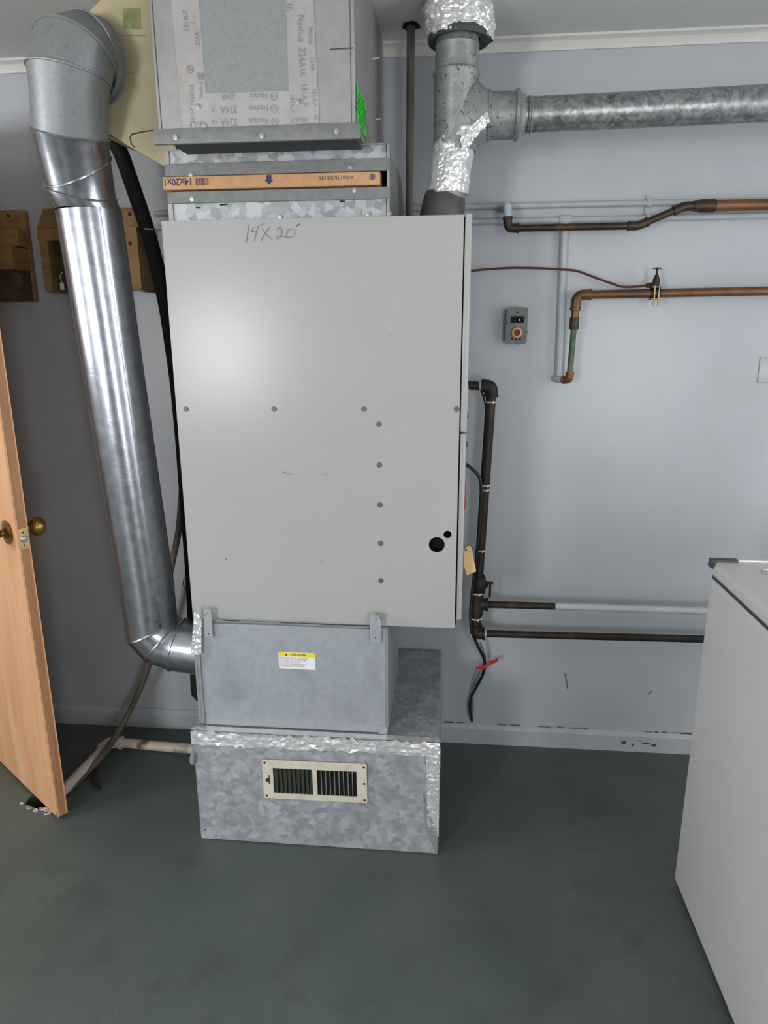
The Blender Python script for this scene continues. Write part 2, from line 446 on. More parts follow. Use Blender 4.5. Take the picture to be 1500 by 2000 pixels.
# crown moulding and baseboard of the wall in view
prof = [(0, 0), (0, -.031), (.007, -.031), (.009, -.026), (.012, -.020), (.018, -.012), (.025, -.008), (.031, -.006), (.031, 0)]
b = B(); prism(b, [V((XL, W - u, ZC + z)) for u, z in prof], (XR - XL, 0, 0)); struct('trim_1', b, M_crown, ang=20)
prof = [(0, 0), (.015, 0), (.015, .058), (.010, .066), (.004, .072), (0, .073)]
b = B(); prism(b, [V((XL, W - u, z)) for u, z in prof], (XR - XL, 0, 0)); bb = struct('baseboard_back', b, M_base, ang=20)
b = B()
xx = .0
while xx < .95:
    L = random.uniform(.01, .05)
    if random.random() < .6: ribbon(b, [V((xx + k * L / 3, W - .004, .0745 + random.uniform(-.0008, .0008))) for k in range(4)], random.uniform(.0015, .004), (0, -1, .2), .003)
    xx += L + random.uniform(.003, .02)
obj('caulk_crack', b, M_dirt_shade, bb, kind='stuff')
b = B()
for (px, py, sx, sy) in ((1217, 1450, 14, 9), (1236, 1455, 6, 6), (1262, 1452, 22, 4), (1277, 1456, 13, 8), (1250, 1447, 18, 2)):
    c0 = at(px, py, Y=W - .0155); s_ = .0016
    P = [c0 + V((sx * s_ * .5 * math.cos(a) * random.uniform(.6, 1.1), 0, sy * s_ * .5 * math.sin(a) * random.uniform(.6, 1.1))) for a in [2 * PI * k / 9 for k in range(9)]]
    prism(b, P, (0, -.0006, 0))
obj('paint_chip', b, M_dirt_shade, bb)
b = B()
for (p0, p1) in (((1103, 1315), (1108, 1345)), ((1266, 1356), (1272, 1349))):
    ribbon(b, [at(*p0, Y=W), at((p0[0] + p1[0]) / 2 + 1, (p0[1] + p1[1]) / 2, Y=W), at(*p1, Y=W)], .003, (0, -1, 0), .001)
obj('scratch', b, M_dirt_shade, wall_back, kind='stuff')

# ------------------------------------------------------------------ screws (made once, copied as parts)
def screw_bm(c, n, r=.0045, h=.003, hexa=True):
    b = B(); lathe(b, V(c), n, [(r * 1.35, 0), (r * 1.35, h * .3), (r, h * .35), (r, h), (r * .6, h * 1.05), (0, h * 1.05)], 8)
    return b
class Screws:
    def __init__(self, n, m, r=.0045, h=.003): self.n, self.m, self.r, self.h, self.me = n, m, r, h, None
    def put(self, parent, p):
        if self.me is None:
            bm = screw_bm((0, 0, 0), self.n, self.r, self.h); self.me = mesh_of(bm); self.me.materials.append(self.m)
        o = bpy.data.objects.new('screw', self.me); COL.objects.link(o); o.parent = parent
        o.location = V(p) - ORG[parent.name]; ORG[o.name] = V(p); return o
def split(name, bm, mat_, parent, ang=38):
    """each loose piece of bm as a part of its own"""
    todo, first = set(bm.verts), None
    while todo:
        st_, isl = [next(iter(todo))], set()
        while st_:
            v = st_.pop()
            if v in isl: continue
            isl.add(v); st_ += [e.other_vert(v) for e in v.link_edges]
        todo -= isl; nb = B(); mp_ = {v: nb.verts.new(v.co) for v in isl}
        for f in {f for v in isl for f in v.link_faces}: nb.faces.new([mp_[v] for v in f.verts])
        o = obj(name, nb, mat_, parent, ang); first = first or o
    bm.free(); return first
SCR = Screws((0, -1, 0), M_steel); SCRD = Screws((0, -1, 0), M_steeldark, .0055, .002)

# ------------------------------------------------------------------ floor plinth duct with the register
PY0, PZ = 1.615, .351
pl = thing('plinth_duct', 'spangled galvanised floor duct box with foil taped edges and a cream register', 'duct', (-.35, 1.9, 0))
px0, px1 = -.686, -.012
b = B(); box(b, (px0, PY0, 0.001), (px1, W - .016, PZ), .003, 1); obj('duct_body', b, M_spangle, pl, ang=30)
b = B()
foil(b, (px0 - .003, PY0 - .001, PZ - .042), (px1 + .002, PY0 - .001, PZ - .038), (px1 + .002, PY0 - .001, PZ + .001), (px0 - .003, PY0 - .001, PZ + .001), 64, 5, .0045, 1, .004)
foil(b, (px0 - .003, PY0 - .002, PZ + .001), (px1 + .002, PY0 - .002, PZ + .001), (px1, PY0 + .02, PZ + .001), (px0, PY0 + .02, PZ + .001), 80, 2, .0012, 2)
obj('foil_tape', b, M_foil, pl, ang=None)
b = B()
foil(b, (px1 - .028, PY0 - .001, .09), (px1 + .003, PY0 - .001, .06), (px1 + .003, PY0 - .001, PZ - .02), (px1 - .034, PY0 - .001, PZ - .04), 6, 44, .0025, 3)
foil(b, (px1 + .001, PY0 - .002, .02), (px1 + .001, PY0 + .02, .02), (px1 + .001, PY0 + .02, PZ), (px1 + .001, PY0 - .002, PZ), 4, 44, .003, 4)
foil(b, (px1 - .028, PY0 - .003, PZ - .058), (px1 + .004, PY0 - .003, PZ - .060), (px1 + .004, PY0 - .003, PZ - .01), (px1 - .030, PY0 - .003, PZ - .01), 7, 8, .005, 5)
obj('foil_corner_tape', b, M_foil, pl, ang=None)
b = B(); prism(b, [V((px1 - .004, PY0 - .001, .004)), V((px1 + .001, PY0 - .001, .004)), V((px1 - .0, PY0 - .001, .07)), V((px1 - .035, PY0 - .001, .17)), V((px1 - .04, PY0 - .001, .19)), V((px1 - .03, PY0 - .001, .08))], (0, -.002, 0))
obj('sealant', b, M_seal, pl, ang=None)
b = B()
q = [V((px0 - .001, PY0 + .004 + .02 * math.sin(k), PZ - .03 - k * .012)) for k in range(10)]
tube(b, q, [.004, .006, .007, .006, .007, .006, .005, .006, .004, .002], 8); obj('caulk_bead', b, M_seal, pl)
for p in ((401, 1621), (851, 1650)): Screws((0, -1, 0), M_steeldark, .0022, .0015).put(pl, at(*p, Y=PY0))
# register
RX0, RX1, RZ0, RZ1 = -.492, -.205, .154, .279
tilt = math.radians(-.6)
RM = Matrix.Translation(((RX0 + RX1) / 2, PY0, (RZ0 + RZ1) / 2)) @ Matrix.Rotation(tilt, 4, 'Y') @ place((0, 0, 0), (1, 0, 0), (0, 0, 1))
hw, hh = .1435, .0595
k_ = .287 / 203
lo_, ro_ = rect(-hw + 20 * k_, -hh + .016, -hw + 98 * k_, hh - .0225), rect(-hw + 106 * k_, -hh + .016, -hw + 184 * k_, hh - .0225)
reg = obj('register', join(curve_mesh([rrect(-hw, -hh, hw, hh, .002), lo_, ro_], .003, RM @ Matrix.Translation((0, 0, .005)), .0006)), M_reg, pl, label='cream painted wall register with rust stains')
b = B()
for lp in (lo_, ro_):
    b2 = B(); box(b2, (lp[0][0] - .001, lp[0][1] - .001, .0006), (lp[2][0] + .001, lp[2][1] + .001, .0012)); bmesh.ops.transform(b2, matrix=RM, verts=b2.verts); b = join(b, b2)
obj('opening', b, M_black, reg)
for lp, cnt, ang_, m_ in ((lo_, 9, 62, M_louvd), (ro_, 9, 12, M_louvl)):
    x0, x1 = lp[0][0], lp[2][0]; y0, y1 = lp[0][1], lp[2][1]
    for k in range(cnt if ang_ > 30 else cnt - 1):
        cx = x0 + (x1 - x0) * ((k + .65) / cnt if ang_ > 30 else (k + 1.0) / cnt)
        b = B(); hwv = .0052 if ang_ > 30 else .0009
        vs = [V((-hwv, 0, .0)), V((hwv, 0, .0045 if ang_ > 30 else .0)), V((hwv, 0, .0055 if ang_ > 30 else .005)), V((-hwv, 0, .0012 if ang_ > 30 else .005))]
        prism(b, [RM @ (V((cx, y0, .0014)) + v) for v in vs], RM.to_3x3() @ V((0, y1 - y0, 0)))
        obj('louver', b, m_, reg)
b = B(); box(b, (-hw + .0165, -.014, .006), (-hw + .0185, .014, .009)); box(b, (-hw + .008, -.004, .006), (-hw + .018, .003, .012), .001); bmesh.ops.transform(b, matrix=RM, verts=b.verts); obj('lever', b, M_rust, reg)
for sx, sy in ((-hw + .007, hh - .008), (-hw + .007, -hh + .008), (hw - .007, hh - .008), (hw - .007, -hh + .008), (hw - .007, 0)):
    o = Screws((0, -1, 0), M_rust, .0026, .002).put(reg, RM @ V((sx, sy, .0065)))

# ------------------------------------------------------------------ lower plenum
lp = thing('supply_plenum', 'dull grey sheet metal plenum with a caution sticker under the furnace cabinet', 'duct', (-.41, 1.83, PZ))
LX0, LX1, LY, LY1, LZ = -.672, -.154, 1.642, 2.02, .657
b = B(); box(b, (LX0 + .014, LY, PZ + .003), (LX1, LY1, LZ), .002, 1); obj('front_casing', b, M_dull, lp)
b = B(); box(b, (LX0, LY - .004, PZ + .012), (LX0 + .007, LY + .03, LZ - .05)); box(b, (LX0 + .0085, LY - .006, PZ + .012), (LX0 + .016, LY + .01, LZ - .045)); split('corner_seam', b, M_upduct, lp)
b = B(); box(b, (LX1 - .022, LY - .004, PZ + .001), (LX1 + .003, LY + .0, PZ + .025), .001, 1); box(b, (LX1, LY, PZ), (LX1 + .004, LY1, LZ - .002)); split('corner_clip', b, M_dull, lp)
def bracket(x0, x1, z0, z1, nm):
    loops = [rrect(x0, z0, x1, z1, .006), circ((x0 + x1) / 2 + .002, z1 - .012, .003, 10), circ((x0 + x1) / 2 - .0, z0 + .012, .0025, 10)]
    return obj(nm, curve_mesh(loops, .003, place((0, LY - .008, 0), (1, 0, 0), (0, 0, 1)), .0005), M_dull, lp)
a0, a1 = at(396, 1190, Y=1.63), at(415, 1247, Y=1.63)
br = bracket(a0.x, a1.x, a1.z, a0.z, 'bracket')
a0, a1 = at(722, 1202, Y=1.63), at(744, 1256, Y=1.63)
br2 = bracket(a0.x, a1.x, a1.z, a0.z, 'bracket')
SCR.put(lp, at(743, 1205, Y=1.634)); SCR.put(lp, at(400, 1200, Y=1.634))
b = B(); A_ = at(373, 1278, Y=LY - .008); foil(b, A_, at(394, 1277, Y=LY - .008), at(394, 1210, Y=LY - .008), at(381, 1190, Y=LY - .008), 7, 18, .004, 9)
obj('foil_patch', b, M_foil, lp, ang=None)
# ragged caulk along the top joint
b = B(); tube(b, [at(420 + k * 20, 1213 + k * .9 + random.uniform(-1.5, 1.5), Y=LY - .001) for k in range(16)], [.0018 + random.uniform(0, .0012) for k in range(16)], 6); obj('joint_caulk', b, M_seal, lp)
# caution sticker
s0, s1 = at(544, 1273, Y=LY), at(617, 1308, Y=LY)
cw, ch = s1.x - s0.x, s0.z - s1.z
SM = Matrix.Translation(((s0.x + s1.x) / 2, LY - .0008, (s0.z + s1.z) / 2)) @ place((0, 0, 0), (1, 0, -.012), (0, 0, 1))
st = obj('caution_sticker', curve_mesh([rrect(-cw / 2, -ch / 2, cw / 2, ch / 2, .003)], .0006, SM), M_stwhite, lp, label='yellow and white caution sticker')
obj('yellow_band', curve_mesh([rrect(-cw / 2 + .001, ch / 2 - .0115, cw / 2 - .001, ch / 2 - .001, .002)], .0002, SM @ Matrix.Translation((0, 0, .0006))), M_yel, st)
tb = text_bm('CAUTION', .0085, SM @ Matrix.Translation((.004, ch / 2 - .0062, .0009)), bold=.0002)
tri = B(); prism(tri, [SM @ V((-.032, ch / 2 - .0095, .0008)), SM @ V((-.026, ch / 2 - .0095, .0008)), SM @ V((-.029, ch / 2 - .0035, .0008))], SM.to_3x3() @ V((0, 0, .0002)))
obj('heading', join(tb, tri), M_blackink, st, ang=None)
lines = ['AIR CONDITIONING COIL BEHIND', 'THIS PANEL. DO NOT DRILL OR', 'CUT PANEL UNTIL COIL', 'LOCATION HAS BEEN VERIFIED', 'BY REMOVING ACCESS PANEL']
tb = B()
for i, s in enumerate(lines):
    t_ = text_bm(s, .0060, SM @ Matrix.Translation((0, ch / 2 - .0165 - i * .0058, .0006)), sx=.80)
    xs = [(SM.inverted() @ v.co).x for v in t_.verts]; dx = (-cw / 2 + .004) - min(xs)
    bmesh.ops.translate(t_, vec=V((dx, 0, 0)), verts=t_.verts); tb = join(tb, t_)
obj('small_print', tb, M_stink, st, ang=None, kind='stuff')

# ------------------------------------------------------------------ furnace cabinet
FY, FX0, FX1, FZ0, FZ1 = 1.66, -.675, .022, .660, 1.654
fu = thing('furnace_cabinet', 'tall pale grey furnace cabinet with 14 by 20 inches pencilled on its side', 'furnace', (-.33, 1.9, FZ0))
h1, h2 = at(853, 1064, Y=FY), at(874, 1044, Y=FY); p1_, p2_ = at(442, 1092, Y=FY), at(627, 1097, Y=FY)
FMx = place((0, FY + .001, 0), (1, 0, 0), (0, 0, 1))
b = curve_mesh([rect(FX0, FZ0, FX1, FZ1), circ(h1.x, h1.z, .0205, 32), circ(h2.x, h2.z, .0105, 24), circ(p1_.x, p1_.z, .0022, 8), circ(p2_.x, p2_.z, .0022, 8)], .002, FMx, .0006)
obj('side_panel', b, M_furn, fu, ang=30)
b = B()
box(b, (FX0 + .001, FY + .003, FZ0), (FX0 + .003, 2.10, FZ1)); box(b, (FX1 - .003, FY + .003, FZ0), (FX1 - .001, 2.10, FZ1))
box(b, (FX0 + .001, FY + .003, FZ1 - .002), (FX1 - .001, 2.10, FZ1)); box(b, (FX0 + .001, FY + .003, FZ0), (FX1 - .001, 2.10, FZ0 + .002)); box(b, (FX0, 2.095, FZ0), (FX1, 2.10, FZ1))
obj('casing', b, M_furn, fu)
b = B(); box(b, (FX0 + .02, FY + .03, FZ0 + .01), (FX1 - .02, 2.08, FZ1 - .01)); obj('blower_void', b, M_black, fu)
# doors on the right-hand end
dz0, dz1 = at(908, 845, Y=FY).z, FZ1 + .003
b = B(); box(b, (FX1 + .0035, FY + .001, dz0 + .002), (FX1 + .019, 2.09, dz1), .002, 2); ud = obj('upper_door', b, M_furn, fu)
b = B(); box(b, (FX1 + .0015, FY + .014, FZ0 + .004), (FX1 + .0035, 2.08, FZ1 - .002)); obj('door_gap', b, M_black, fu)
b = B(); box(b, (FX1 + .004, FY + .008, FZ0 + .02), (FX1 + .018, 2.09, dz0 - .004), .002, 2); ld = obj('lower_door', b, M_furn, fu)
for z_, m_, nm in ((1.245, M_orangeplast, 'label_edge'), (.995, M_red, 'label_edge')):
    b = B(); box(b, (FX1 + .018, FY + .05, z_ - .03), (FX1 + .0215, FY + .16, z_ + .03), .001, 1); obj(nm, b, m_, ud if z_ > 1.1 else ld)
for z_ in (1.13, 1.20):
    b = B(); lathe(b, (FX1 + .018, FY + .06, z_), (1, 0, 0), [(.006, 0), (.006, .005), (.003, .006), (0, .006)], 8); obj('door_screw', b, M_steeldark, fu)
for p in ((363.6, 799), (535.6, 799), (711, 799), (892, 799), (740, 828.5), (741, 908), (742, 986), (743.5, 1061), (744, 1134)): SCRD.put(fu, at(*p, Y=FY - .0002))
# pencilled writing 14" x 20"
def pc(pts): return [at(470 + x / 10, 420 + y / 10, Y=FY) for x, y in pts]
hand = [[(165, 190), (155, 280), (130, 420), (107, 550)], [(258, 238), (225, 300), (208, 332), (270, 322), (330, 316)], [(352, 205), (320, 300), (290, 420), (272, 515)],
        [(415, 178), (400, 218)], [(468, 155), (448, 195)], [(415, 262), (470, 340), (550, 425), (622, 470)], [(570, 245), (510, 320), (440, 430), (400, 508)],
        [(718, 300), (730, 255), (765, 238), (800, 270), (812, 330), (800, 400), (760, 450), (710, 462), (695, 435), (730, 408), (800, 412), (860, 428), (930, 440), (985, 430)],
        [(942, 285), (908, 330), (900, 390), (915, 450)], [(940, 290), (1000, 275), (1060, 300), (1080, 350), (1050, 400), (985, 432)], [(1100, 215), (1130, 182), (1168, 172)], [(1098, 222), (1140, 190), (1165, 168)]]
b = B()
for i, s in enumerate(hand):
    ribbon(b, fillet(pc(s), .004, 3) if len(s) > 2 else pc(s), .0017 if i not in (9,) else .0009, (0, -1, 0), .0014)
obj('pencil_writing', b, M_pencil, fu, ang=None, kind='stuff')
b = B()
for s in ([(530, 924), (537, 924)], [(550, 919), (556, 923), (562, 925), (572, 927)], [(552, 922), (560, 923)], [(590, 917), (594, 918)], [(633, 924), (641, 930)], [(760, 652), (762, 656)], [(784, 462), (787, 461)]):
    ribbon(b, [at(x, y, Y=FY) for x, y in s], .0012, (0, -1, 0), .0014)
obj('scuff_mark', b, M_scuff, fu, ang=None, kind='stuff')

# ------------------------------------------------------------------ filter rack duct above the furnace
RY, RX0_, RX1_ = 1.70, -.668, -.150
fr_ = thing('filter_rack', 'galvanised filter rack of flanged collars on top of the furnace', 'duct', (-.41, 1.9, FZ1))
b = B(); box(b, (RX0_ + .004, RY, FZ1 + .001), (RX1_ - .004, 2.11, 1.722), .0015, 1); box(b, (RX0_ + .004, RY, 1.764), (RX1_ - .004, 2.11, 1.812), .0015, 1); split('collar', b, M_spangle2, fr_, ang=30)
b = B(); box(b, (RX0_ - .002, RY - .006, 1.697), (RX1_, RY - .001, 1.7225), .001, 1); box(b, (RX0_ - .004, RY - .006, 1.7555), (RX1_ + .001, RY - .001, 1.782), .001, 1)
split('flange', b, M_flange, fr_)
b = B(); box(b, (RX1_ - .003, RY - .004, FZ1 + .001), (RX1_ + .003, 2.12, 1.812)); box(b, (RX0_ - .003, RY - .004, FZ1 + .001), (RX0_ + .008, RY + .01, 1.70)); box(b, (RX0_ - .003, RY - .004, 1.78), (RX0_ + .008, RY + .01, 1.81)); split('side_wrap', b, M_upduct, fr_)
b = B(); prism(b, [V((RX1_ + .003, RY + .0, 1.80)), V((RX1_ + .003, RY + .0, 1.657)), V((RX1_ + .012, 2.05, 1.657)), V((RX1_ + .004, 2.05, 1.80))], (0, .06, 0))
obj('side_fin', b, M_flange, fr_, ang=None)
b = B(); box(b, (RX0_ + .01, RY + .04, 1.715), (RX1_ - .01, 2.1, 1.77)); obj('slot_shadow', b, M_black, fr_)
b = B(); tube(b, [V((RX0_ + .008 + k * .05, RY - .002, 1.8125 + random.uniform(-.0008, .0008))) for k in range(11)], .0014, 6); obj('hem_highlight', b, M_silver, fr_)  # bright tube stands for the highlight line along the collar top
for p in ((373, 342), (685, 325), (375, 388), (693, 371)): SCR.put(fr_, at(*p, Y=RY - .006))
for p in ((369, 432), (720, 420), (760, 419), (548, 426)): SCR.put(fr_, at(*p, Y=RY - .001) + V((0, 0, .002)))
b = B()
for p0, p1 in (((383, 406), (391, 406)), ((664, 393), (674, 394)), ((430, 401), (444, 399))): ribbon(b, [at(*p0, Y=RY), at(*p1, Y=RY)], .003, (0, -1, 0), .002)
split('tab_slot', b, M_black, fr_, None)

# ------------------------------------------------------------------ air filter
af = thing('air_filter', 'tan cardboard air filter with upside down print slid in the rack slot', 'air filter', (-.42, 1.9, 1.7235))
AY, az0, az1 = 1.688, 1.7255, 1.7535
b = B(); box(b, (-.676, AY, az0), (-.168, AY + .02, az1), .0015, 1); box(b, (-.676, AY + .02, az0), (-.660, 2.03, az1)); box(b, (-.184, AY + .02, az0), (-.168, 2.03, az1)); box(b, (-.676, 2.03, az0), (-.168, 2.045, az1)); obj('cardboard_frame', b, M_card, af)
b = B(); box(b, (-.66, AY + .02, az0 + .003), (-.184, 2.03, az1 - .003)); obj('filter_media', b, M_white, af)
zc = (az0 + az1) / 2
def flip(px, z=zc): p = at(px, 350, Y=AY); return place((p.x, AY - .0004, z), (-1, 0, 0), (0, 0, -1))
obj('size_print', text_bm('14x20x1', .0215, flip(347, zc + .003), sx=.95, bold=.0004), M_navy, af, ang=None)
obj('small_print', text_bm('30 DAY FILTER LIFE', .010, flip(657, zc + .003), sx=.95), M_navy, af, ang=None, kind='stuff')
b = B()
for k in range(14):
    x_ = at(382, 350, Y=AY).x + k * .0022; box(b, (x_, AY - .0005, zc - .006), (x_ + random.choice((.0006, .0013)), AY - .0001, zc + .009))
obj('bar_print', b, M_navy, af)
x_ = at(525, 345, Y=AY).x
b = B(); prism(b, [V((x_ + u, AY - .0001, zc + .002 + v)) for u, v in ((-.006, .010), (.006, .010), (.006, 0), (.011, 0), (0, -.010), (-.011, 0), (-.006, 0))], (0, -.0004, 0)); obj('arrow_print', b, M_navy, af)
x_ = at(727, 345, Y=AY).x
ring = curve_mesh([circ(x_, zc + .003, .0068), circ(x_, zc + .003, .0052)], .0004, place((0, AY - .0003, 0), (1, 0, 0), (0, 0, 1)))
b2 = B(); box(b2, (x_ - .0025, AY - .0005, zc - .001), (x_ + .0025, AY - .0001, zc + .007)); obj('ring_print', join(ring, b2), M_navy, af, ang=None)

# ------------------------------------------------------------------ upper duct up through the ceiling
UY, UX0, UX1, UZ = 1.55, -.621, -.204, 1.812
ut = thing('return_duct', 'wide square grey return duct with printed clear tape running into the ceiling', 'duct', (-.41, 1.85, UZ - .03))
b = B(); box(b, (UX0, UY, UZ + .002), (UX1, 2.165, ZC - .001), .0015, 1); obj('duct_casing', b, M_upduct, ut)
b = B(); box(b, (UX0 - .010, UY - .006, UZ - .026), (UX1 + .010, UY + .003, UZ + .004), .0015, 2); obj('bottom_flange', b, M_flange, ut)
b = B(); box(b, (UX0 + .004, UY + .0035, UZ - .010), (UX1 - .006, 2.165, UZ + .0015)); obj('underside', b, M_dirt_shade, ut)  # dark colour stands for the shadow under the duct
b = B(); box(b, (UX0 + .0065, UY - .0008, UZ + .004), (UX0 + .0080, UY, ZC - .002)); box(b, (UX1 - .0085, UY - .0008, UZ + .004), (UX1 - .0073, UY, ZC - .002)); split('seam_line', b, M_dirt_shade, ut)
def U(px, py, d=0): return at(px, py, Y=UY - d)
def sheet(name, pts, d, m, th=.0006, parent=ut):
    b = B(); prism(b, [U(x, y, d) for x, y in pts], (0, -th, 0)); return obj(name, b, m, parent, ang=None)
sheet('patch_panel', [(384, -60), (402, 190), (566, 182), (556, -70)], .0002, M_patch, .0006)
def ztop(p, q):  # extend an edge of the tape up towards the ceiling
    return p
sheet('tape_strip', [(329, -55), (357, 256), (402, 252), (402, 187), (384, -60)], .0009, M_tape, .0003)
sheet('tape_strip', [(556, -66), (564, 178), (566, 244), (624, 239), (609, -70)], .0009, M_tape, .0003)
sheet('tape_strip', [(357, 184), (357, 256), (624, 240), (622, 176)], .0014, M_tape, .0003)
def tx(s, size, px, py, xd, yd, m=M_ink, sx=.8):
    p = U(px, py, .0022); return text_bm(s, size, place(p, xd, yd), sx=sx)
dn, lf, rt, up = (0, 0, -1), (-1, 0, 0), (1, 0, 0), (0, 0, 1)
hor = V((-1, 0, -.0))
prn = []
for (s, px, py, sz) in (('324A', 446, 188, .017), ('324A', 447, 213, .0215), ('324A', 447, 238, .0215), ('Nashua', 505, 211, .017), ('Nashua', 505, 236, .017), ('UL', 417, 214, .012), ('UL', 418, 238, .012), ('181A-P', 385, 241, .014), ('181A-P', 585, 233, .015), ('Nashua', 505, 187, .015), ('UL', 617, 228, .012)):
    prn.append(tx(s, sz, px, py, (-1, 0, -.0), dn))
for (s, px, py, sz) in (('Nashua', 588, 55, .020), ('324A', 589, 112, .020), ('UL', 591, 142, .014), ('181A-P', 594, 185, .018), ('181A-P', 570, 202, .014), ('Nashua', 607, 70, .013), ('324A', 610, 125, .014), ('181A-P', 614, 190, .014), ('UL', 565, 15, .016)):
    prn.append(tx(s, sz, px, py, dn, rt))
for (s, px, py, sz) in (('181A-P', 363, 40, .016), ('Nashua', 374, 185, .016), ('324A', 386, 75, .014), ('Nashua', 392, 175, .013), ('UL', 392, 150, .013), ('181A-P', 376, 225, .012)):
    prn.append(tx(s, sz, px, py, up, lf))
obj('tape_print', join(*prn), M_ink, ut, ang=None, kind='stuff')
b = B()
rg = []
for px, py in ((535, 188), (535, 212), (537, 237), (371, 135), (391, 148)):
    p = U(px, py, .0022); rg.append(curve_mesh([circ(0, 0, .0075, 16), circ(0, 0, .0062, 16)], .0002, place(p, rt, up)))
    t_ = text_bm('UL', .0085, place(p, lf, dn)); rg.append(t_)
obj('tape_emblem', join(*rg), M_ink, ut, ang=None, kind='stuff')
obj('orange_print', join(tx('181A-P', .011, 351, 157, up, lf), tx('UL 181A-P', .012, 378, 45, up, lf)), M_inkor, ut, ang=None, kind='stuff')
b = B(); ribbon(b, [U(644, 97), U(665, 95.5), U(690, 94)], .0022, (0, -1, 0), .0016); obj('pencil_line', b, M_dirt_shade, ut, ang=None)
for p in ((387, 208), (399, 246), (583, 198)): SCR.put(ut, U(p[0], p[1], .002))
for p in ((343, 268), (512, 265), (658, 256)): SCR.put(ut, at(p[0], p[1], Y=UY - .007))
for zz, yy in ((1.93, 1.95), (2.05, 1.9)):
    b = B(); tube(b, [V((UX1, yy, zz)), V((UX1 + .004, yy, zz)), V((UX1 + .016, yy + .002, zz + .003))], [.004, .003, .001], 8); obj('side_screw', b, M_steel, ut)
# green sticker on the side of the duct
gq = [at(x, y, X=UX1 + .001) for x, y in ((696, 163), (714, 203), (715, 272), (697, 236))]
b = B(); prism(b, gq, (.0008, 0, 0)); gs = obj('green_sticker', b, M_green, ut, ang=None, label='fluorescent green sticker on the shaded side')
yd_ = (gq[1] - gq[0]).normalized(); tot = []
gc = sum(gq, V()) / 4
hgt = (gq[0] - gq[3]).length; wid = (gq[1] - gq[0]).length
for i, s in enumerate(('ACCESS', 'THIS PANEL', 'MUST OPEN', 'FOR SERVICE', 'FILTER')):
    tot.append(text_bm(s, hgt * .19, place(gc + V((.0012, 0, hgt * (.36 - i * .18))), yd_, up), sx=wid / (hgt * .95)))
obj('sticker_print', join(*tot), M_greenink, gs, ang=None, kind='stuff')

# ------------------------------------------------------------------ round supply pipe
DR = .076
rd = thing('round_duct', 'bright round galvanised duct rising beside the furnace with elbows at both ends', 'duct', (-.86, 1.78, .6))
def beadring(bm, pts, r=.003, off=1.012):
    c = sum(pts, V()) / len(pts); tube(bm, [c + (p - c) * off for p in pts], r, 6, closed=True)
def gores(name, rings, r, m, parent, beads=(), seg=48, caps=True, br=.003):
    """rings: (centre, plane normal, axis)"""
    P = [ring_pts(c, n_, d, r if not isinstance(r, (list, tuple)) else r[i], seg) for i, (c, n_, d) in enumerate(rings)]
    b = B(); loft(b, P, caps)
    for i in beads: beadring(b, P[i], br)
    return obj(name, b, m, parent, ang=28)
DZ0, DZ1 = at(297, 1215, Y=1.790), at(173, 412, Y=1.735)
ax = (DZ1 - DZ0).normalized()
NL = [V((-.40, 0, 1)), V((.87, 0, -.73)), V((1, 0, -.27)), V((1, 0, 0))]
gores('straight_pipe', [(at(296, 1228, Y=1.79), NL[0], ax), (DZ0.lerp(DZ1, .1), ax, ax), (DZ1, ax, ax)], DR, M_duct, rd)
b = B(); s0_, s1_ = DZ0.lerp(DZ1, .04), DZ1
sd = V((.72, -.69, 0)).normalized() * (DR + .0004)
tube(b, [s0_ + sd, s1_ + sd], .0012, 6); obj('lock_seam', b, M_duct, rd)
# adjustable elbow above, leaning towards the room
c412, c365, c345, c250, c140, c95, c105, c115 = at(173, 413, Y=1.735), at(158, 378, Y=1.722), at(152, 334, Y=1.706), at(138, 262, Y=1.665), at(135, 148, Y=1.625), at(146, 107, Y=1.635), at(168, 111, Y=1.675), at(184, 122, Y=1.71)
E = [(c412, V((0, 0, 1)), V((0, 0, 1))), (c365, V((.25, -.22, 1)), V((.05, -.2, 1))), (c345, V((-.24, -.62, 1)), V((.1, -.5, 1))), (c250, V((.22, -.28, 1)), V((.15, -.6, 1)))]
gores('adjustable_elbow', E, [DR + .0015, DR + .0025, DR + .003, DR + .0045], M_duct, rd, beads=(1, 2, 3), br=.0030)
c160 = c250.lerp(c140, .75)
E2 = [(c250, V((.22, -.28, 1)), V((.05, -.3, 1))), (c160, V((.12, -.1, 1)), V((.02, -.2, 1))), (c140, V((.16, .05, 1)), V((.02, -.1, 1)))]
gores('upper_collar', E2, [DR + .004, DR + .005, DR + .008], M_ductdull, rd, beads=(2,), br=.0025)
E3 = [(c140, V((.16, .05, 1)), V((.02, -.1, 1))), (c95, V((.2, .62, 1)), V((.1, .3, 1))), (c105, V((.35, 1, .35)), V((.25, 1, .5))), (c115, V((.3, 1, .1)), V((.3, 1, .1)))]
gores('wall_elbow', E3, [DR + .007, DR + .009, DR + .009, DR + .012], M_ductdull, rd, beads=(1, 2, 3), br=.003)
# lower elbow into the plenum
g0_, g1_, g2_ = at(296, 1228, Y=1.79), at(318, 1250, Y=1.795), at(348, 1259, Y=1.80)
g3_ = V((-.676, 1.80, g2_.z - .012))
def rp(c, n_, r): return ring_pts(c, n_, n_, r, 48, V((0, 1, 0)))
b = B(); PG = [rp(g0_, V((.40, 0, -1)), DR + .002), rp(g1_, NL[1], DR + .002), rp(g2_, NL[2], DR + .002), rp(g3_, NL[3], DR + .002)]
loft(b, PG)
for q_ in PG[:3]: beadring(b, q_, .003)
obj('lower_elbow', b, M_duct, rd, ang=28)
for p in (at(268, 1219, Y=1.72), at(313, 1222, Y=1.72), at(282, 1258, Y=1.72)):
    b = B(); lathe(b, p, (0, -1, -.1), [(.004, 0), (.0035, .003), (0, .003)], 8); obj('sheet_screw', b, M_rust, rd)

